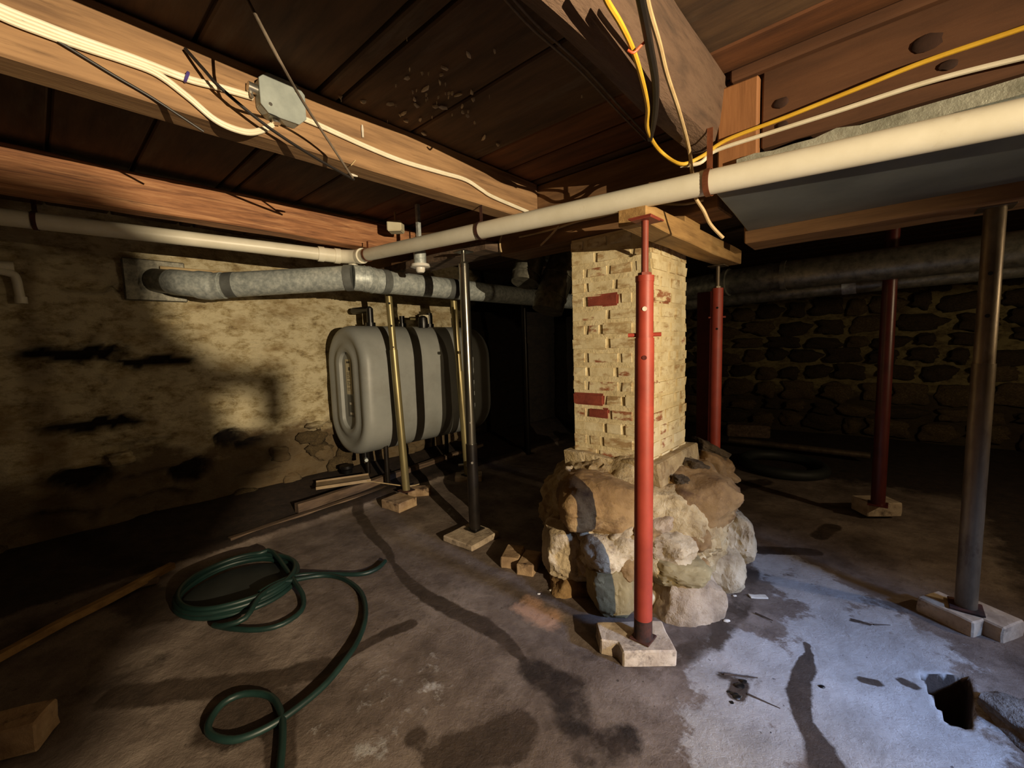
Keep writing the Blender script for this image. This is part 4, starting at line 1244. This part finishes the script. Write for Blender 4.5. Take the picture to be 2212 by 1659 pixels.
for (px, py, dx, dz, lab_) in ((762, 378, .02, .0, 'white bent nail tip at the lower edge of the light joist'), (783, 280, .0, .03, 'short white plaster drip at the top of the light joist')):
    q = onx(px, py, J1X + .008); mb = MB()
    mb.tube([q - Vector((0, dx, dz)), q, q + Vector((0, dx, dz * .6))], [.004, .005, .003], 8)
    tag(mb.build('plaster_drip', 'chip', origin=q, smooth=True), lab_, 'drip')
q = onx(762, 352, J1X + .01); mb = MB(); mb.tube([q + Vector((0, -.008, -.012)), q + Vector((0, .012, .014))], .002, 6)
tag(mb.build('splinter', 'tan_cable', origin=q), 'thin pale splinter sticking off the light joist', 'splinter')
# cables on the log and along the header
ZL = 2.005
yb = [onz(1296, -40, ZL), onz(1310, 0, ZL), onz(1340, 50, ZL), onz(1366, 105, ZL), onz(1385, 165, ZL), onz(1399, 230, ZL), onz(1399, 280, ZL - .0), ony(1425, 325, 1.66), ony(1470, 354, 1.70), ony(1515, 338, 1.735), ony(1570, 302, 1.745),
      ony(1700, 252, 1.755), ony(1850, 192, 1.757), ony(2000, 132, 1.757), ony(2212, 60, 1.757), ony(2500, -40, 1.757)]
cable('bright yellow cable looping from the log along the header board', yb, .0068, 'yellow')
wb = [onz(1392, -30, ZL + .02), onz(1402, 20, ZL + .02), onz(1424, 95, ZL + .02), onz(1440, 160, ZL + .01), onz(1468, 245, ZL), ony(1488, 320, 1.69), ony(1494, 365, 1.71), ony(1500, 420, 1.73), ony(1520, 455, 1.76), ony(1535, 485, 1.80), ony(1562, 514, 1.84)]
cable('white cable dangling from the log behind the drain pipe with a loose end', wb, .0065, 'tan_cable')
kb = [onz(1378, -30, ZL + .004), onz(1390, 30, ZL + .004), onz(1402, 95, ZL + .004), onz(1416, 180, ZL + .004), onz(1414, 250, ZL + .004), onz(1404, 300, ZL + .01)]
cable('black cable between the yellow and white cables on the log', kb, .010, 'black_cable')
cable('white cable strung along the header board below the yellow one', [ony(1470, 358, 1.72), ony(1512, 352, 1.74), ony(1545, 326, 1.752), ony(1640, 294, 1.757), ony(1800, 243, 1.757), ony(2000, 178, 1.757), ony(2212, 124, 1.757), ony(2500, 60, 1.757)], .0072, 'white_cable')
mb = MB(); q = onz(1376, 100, ZL - .004)
mb.tube(catmull([q + RT * -.022 + UP * -.008, q + RT * -.008 + UP * -.014, q + RT * .008 + UP * .0, q + RT * .022 + UP * .012], 4), .003, 8)
tag(mb.build('cable_tie', 'orange', origin=q, smooth=True), 'orange tie around the yellow cable on the log', 'tie')
GY = 2.112
cable('tan cord drooping below the drain pipe across the girder', [ony(1385, 438, GY), ony(1320, 462, GY), ony(1250, 478, GY), ony(1200, 494, GY), ony(1150, 506, GY), ony(1122, 512, GY)], .006, 'tan_cable', 'cord', 'cord')
cable('short tan cord hanging diagonally under the drooping cord', [ony(1208, 488, GY - .006), ony(1190, 508, GY - .006), ony(1168, 530, GY - .006)], .006, 'tan_cable', 'cord', 'cord')
cable('cord end hanging at the left end of the girder', [ony(1086, 500, GY - .004), ony(1080, 525, GY - .004), ony(1083, 545, GY - .004)], .006, 'tan_cable', 'cord', 'cord')
cable('thin tan cord behind the pipe above the support timber', [ony(1430, 440, 2.10), ony(1480, 441, 2.10), ony(1520, 432, 2.10)], .006, 'tan_cable', 'cord', 'cord')
# small tan box and porcelain socket
q = ond(855, 491, 3.1); e = empty('outlet_box', q); tag(e, 'small pale outlet box hanging above the drain pipe', 'box')
mb = MB(); mb.box(q - Vector((.05, .05, .035)), q + Vector((.05, .05, .035)), rotz(YAW), q); mb.build('box_body', 'label', e, bevel=.006)
MB().tube([q + Vector((0, 0, .02)), Vector((q.x, q.y, 2.262))], .008, 8).build('conduit_stem', 'tan_cable', e, smooth=True)
q = ond(908, 575, 2.98)
q = Vector((q.x, q.y, q.z)); e = empty('lamp_socket', q); tag(e, 'white porcelain lamp socket without bulb under the bearing plank', 'socket')
MB().tube([q + Vector((0, 0, .10)), q + Vector((0, 0, .012))], .042, 20).build('socket_box', 'galv', e, smooth=True)
MB().tube([q + Vector((0, 0, .012)), q + Vector((0, 0, -.006)), q + Vector((0, 0, -.012))], [.062, .066, .05], 28).build('porcelain_rim', 'porcelain', e, smooth=True)
MB().tube([q + Vector((0, 0, -.012)), q + Vector((0, 0, -.034)), q + Vector((0, 0, -.044))], [.032, .030, .022], 20).build('socket_neck', 'porcelain', e, smooth=True)
MB().box(q + Vector((-.012, -.012, .095)), q + Vector((.012, .012, ZC - q.z))).build('mount', 'galv', e)

# cobweb and plaster flecks on the ceiling between the joists
mb = MB()
rf = random.Random(9)
fl = [(1012, 118, 12), (880, 168, 11), (895, 215, 10), (900, 228, 8), (872, 245, 7), (908, 258, 6), (865, 248, 6), (960, 148, 7), (920, 192, 9), (950, 178, 7), (955, 232, 9), (990, 205, 8), (1020, 200, 8),
      (1022, 215, 6), (998, 230, 6), (842, 225, 6), (915, 288, 9), (876, 262, 8), (1068, 110, 6), (1045, 298, 7), (1075, 312, 7), (785, 220, 8), (800, 258, 6), (748, 250, 5), (1010, 250, 4), (940, 230, 6)]
for _ in range(30): fl.append((rf.gauss(940, 90), rf.gauss(215, 55), rf.uniform(1.5, 4)))
for (px, py, s) in fl:
    p = onz(px, py, ZC - .006); k = (p - CAM).dot(FW) / F
    r = s * k * .75
    a = rf.uniform(0, 6.28); el = rf.uniform(1.2, 3.2)
    ax = (Vector((math.cos(a), math.sin(a), 0)), Vector((-math.sin(a), math.cos(a), 0)), UP)
    b = lump(p, ax, (r * el * .6, r * .45, .008), 1, .5, 2.4, rf.randrange(99))
    mb.add(b.v, b.f)
tag(mb.build('plaster_flecks', 'web'), 'pale plaster and cobweb flecks stuck to the ceiling planks', 'flecks', kind='stuff')

# ------------------------------------------------------------------ floor debris, right corner
mb = lump(onz(2285, 1610, .0), CAX, (.12, .18, .05), 4, .16, 2.0, 41, .5)
tag(mb.build('rubble_rock', 'rubble_grey', origin=onz(2285, 1610, 0), smooth=True), 'broken grey brown rock at the right edge of the floor hole', 'rock')
for i, (px, py, L, a, lab_) in enumerate(((1650, 1332, .075, .9, 'thin dark splinter on the floor right of the footing'), (1600, 1460, .12, .2, 'dark splinter lying below the concrete block'),
                                          (1650, 1515, .10, .7, 'dark splinter lying on the pale floor patch'), (1905, 1350, .07, .1, 'dark splinter near the middle of the blue lit floor'))):
    q = onz(px, py, .006); R = rotz(YAW - a)
    d = R @ Vector((1, 0, 0))
    mb = MB(); mb.tube([q - d * L / 2, q + d * L / 2], [.004, .002], 6)
    tag(mb.build('splinter', 'twig', origin=q), lab_, 'splinter')
for i, (px, py, r, lab_) in enumerate(((1192, 1275, .010, 'white pebble left of the boulder footing'), (1164, 1283, .006, 'tiny white pebble left of the boulder footing'),
                                       (1570, 1341, .010, 'white chip right of the pitted boulder'), (1587, 1287, .007, 'tiny white chip beside the white tile'))):
    q = onz(px, py, .004)
    tag(lump(q, CAX, (r * 1.6, r, r * .6), 2, .2, 2, i).build('stone_chip', 'chip', origin=q, smooth=True), lab_, 'pebble')
rp = random.Random(4)
for i, (px, py, r) in enumerate(((1598, 1482, .014), (1606, 1472, .01), (1586, 1500, .011), (1592, 1506, .012), (1580, 1518, .008), (1575, 1495, .007), (1580, 1520, .006), (1665, 1585, .008), (1775, 1483, .008))):
    q = onz(px, py, .004)
    tag(lump(q, CAX, (r * 1.4, r, r * .5), 2, .25, 2, i + 20).build('coal_crumb', 'black', origin=q, smooth=True), 'dark crumb on the pale floor in front of the footing', 'crumb', 'dark crumbs on the pale floor')
# things in the dark at the back right
mb = MB(); a = onz(1575, 950, .1); b = onz(1880, 985, .08)
mb.tube([a, b], .035, 14); tag(mb.build('iron_pipe', 'grey_steel', origin=(a + b) / 2, smooth=True), 'dull iron pipe lying on the floor by the back wall', 'pipe')
q = onz(1690, 1003, .05); mb = MB()
mb.ring(q, (0.05, 0, 1), .34, .05, 40, 10)
tag(mb.build('hose_ring', 'rubber', origin=q, smooth=True), 'black rubber ring lying on the dark floor behind the footing', 'ring')
q = onz(1615, 925, .1); mb = MB()
mb.box(q + Vector((-.25, -.12, -.1)), q + Vector((.25, .12, .06)), rotz(.3), q)
tag(mb.build('dark_crate', 'gray_wood', origin=q, bevel=.01), 'dark wooden crate on the floor by the back wall', 'crate')
mb = MB(); a = ond(1502, 640, 3.2); 
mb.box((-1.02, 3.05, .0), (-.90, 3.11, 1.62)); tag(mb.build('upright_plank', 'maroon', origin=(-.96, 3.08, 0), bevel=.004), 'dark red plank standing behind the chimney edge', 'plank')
slab('wood_shim', 1567, 978, .52, .03, .03, .05, YAW, 'board_pale', 'small pale wood shim beside the second red post', 'shim', .002, 33)
cable('thin pale wire on the floor behind the chrome post', [onz(1030, 1000, .01), onz(1075, 1002, .01), onz(1130, 1008, .01), onz(1180, 1014, .01)], .004, 'grey_wire', 'wire', 'wire')

# ------------------------------------------------------------------ window the daylight comes through
e = MB().box((XR - .03, WIN.y - .36, 1.60), (XR + .02, WIN.y + .36, 2.12)).build('window_1', 'gray_wood', origin=(XR, WIN.y, 1.60), bevel=.008)
tag(e, 'small basement window in the right wall', kind='structure')
e['_o'] = (XR, WIN.y, 1.60)
MB().box((XR - .036, WIN.y - .30, 1.66), (XR - .03, WIN.y + .30, 2.06)).build('pane', 'glass', e)

bl = empty('bare_bulb', BULB + Vector((0, 0, .05)))
tag(bl, 'bare light bulb in a socket under the ceiling at the far right', 'bulb')
MB().tube([BULB + Vector((0, 0, .06)), BULB + Vector((0, 0, .12))], .022, 16).build('socket', 'porcelain', bl, smooth=True)
MB().tube([BULB + Vector((0, 0, .12)), Vector((BULB.x, BULB.y, ZC))], .006, 8).build('cord', 'black_cable', bl, smooth=True)

# ------------------------------------------------------------------ the work lamp itself (behind the viewpoint) and an added flap that shapes its shadow
wl = empty('work_lamp', (LAMP.x, LAMP.y, 0))
tag(wl, 'clamp work lamp on a thin stand behind the viewpoint with an added flap shaping its shadow', 'lamp')
dl = LAXIS
MB().tube([LAMP - dl * .05, LAMP - dl * .11], [.05, .03], 20).build('lamp_housing', 'black', wl, smooth=True)
MB().tube([LAMP - dl * .09, Vector((LAMP.x - dl.x * .09, LAMP.y - dl.y * .09, 0.0))], .012, 12).build('stand', 'black_steel', wl, smooth=True)
W_ = lambda px, py: onx(px, py, XL)
G_ = lambda px, py: onz(px, py, 0.0)
edge = [onx(30, 178, J1X), onx(225, 400, -2.9), W_(332, 545), W_(345, 640), W_(375, 700), W_(420, 742), W_(475, 782), W_(540, 788), W_(620, 796), W_(624, 930), W_(566, 928), W_(558, 850), W_(480, 850),
        W_(490, 934), W_(640, 950), W_(600, 1010), G_(470, 1190), G_(350, 1330), G_(180, 1659)]
md = (W_(250, 800) - LAMP).normalized()
def on_flap(p):
    d = (p - LAMP).normalized()
    return LAMP + d * (.25 / d.dot(md))
fl_ = [on_flap(p) for p in edge]
sd = md.cross(UP).normalized()
fl_ += [fl_[-1] - sd * .30, fl_[0] - sd * .30]
MB().prism(fl_, md * .002).build('shadow_flap', 'black', wl)  # added blocker, outlined to cast the dark shape on the left wall
a_ = fl_[-1].lerp(fl_[-2], .6)
MB().tube([LAMP - dl * .08, LAMP - dl * .08 - sd * .16, a_], .006, 8).build('flap_arm', 'black_steel', wl, smooth=True)

for o in bpy.data.objects:
    if '_o' in o.keys(): del o['_o']
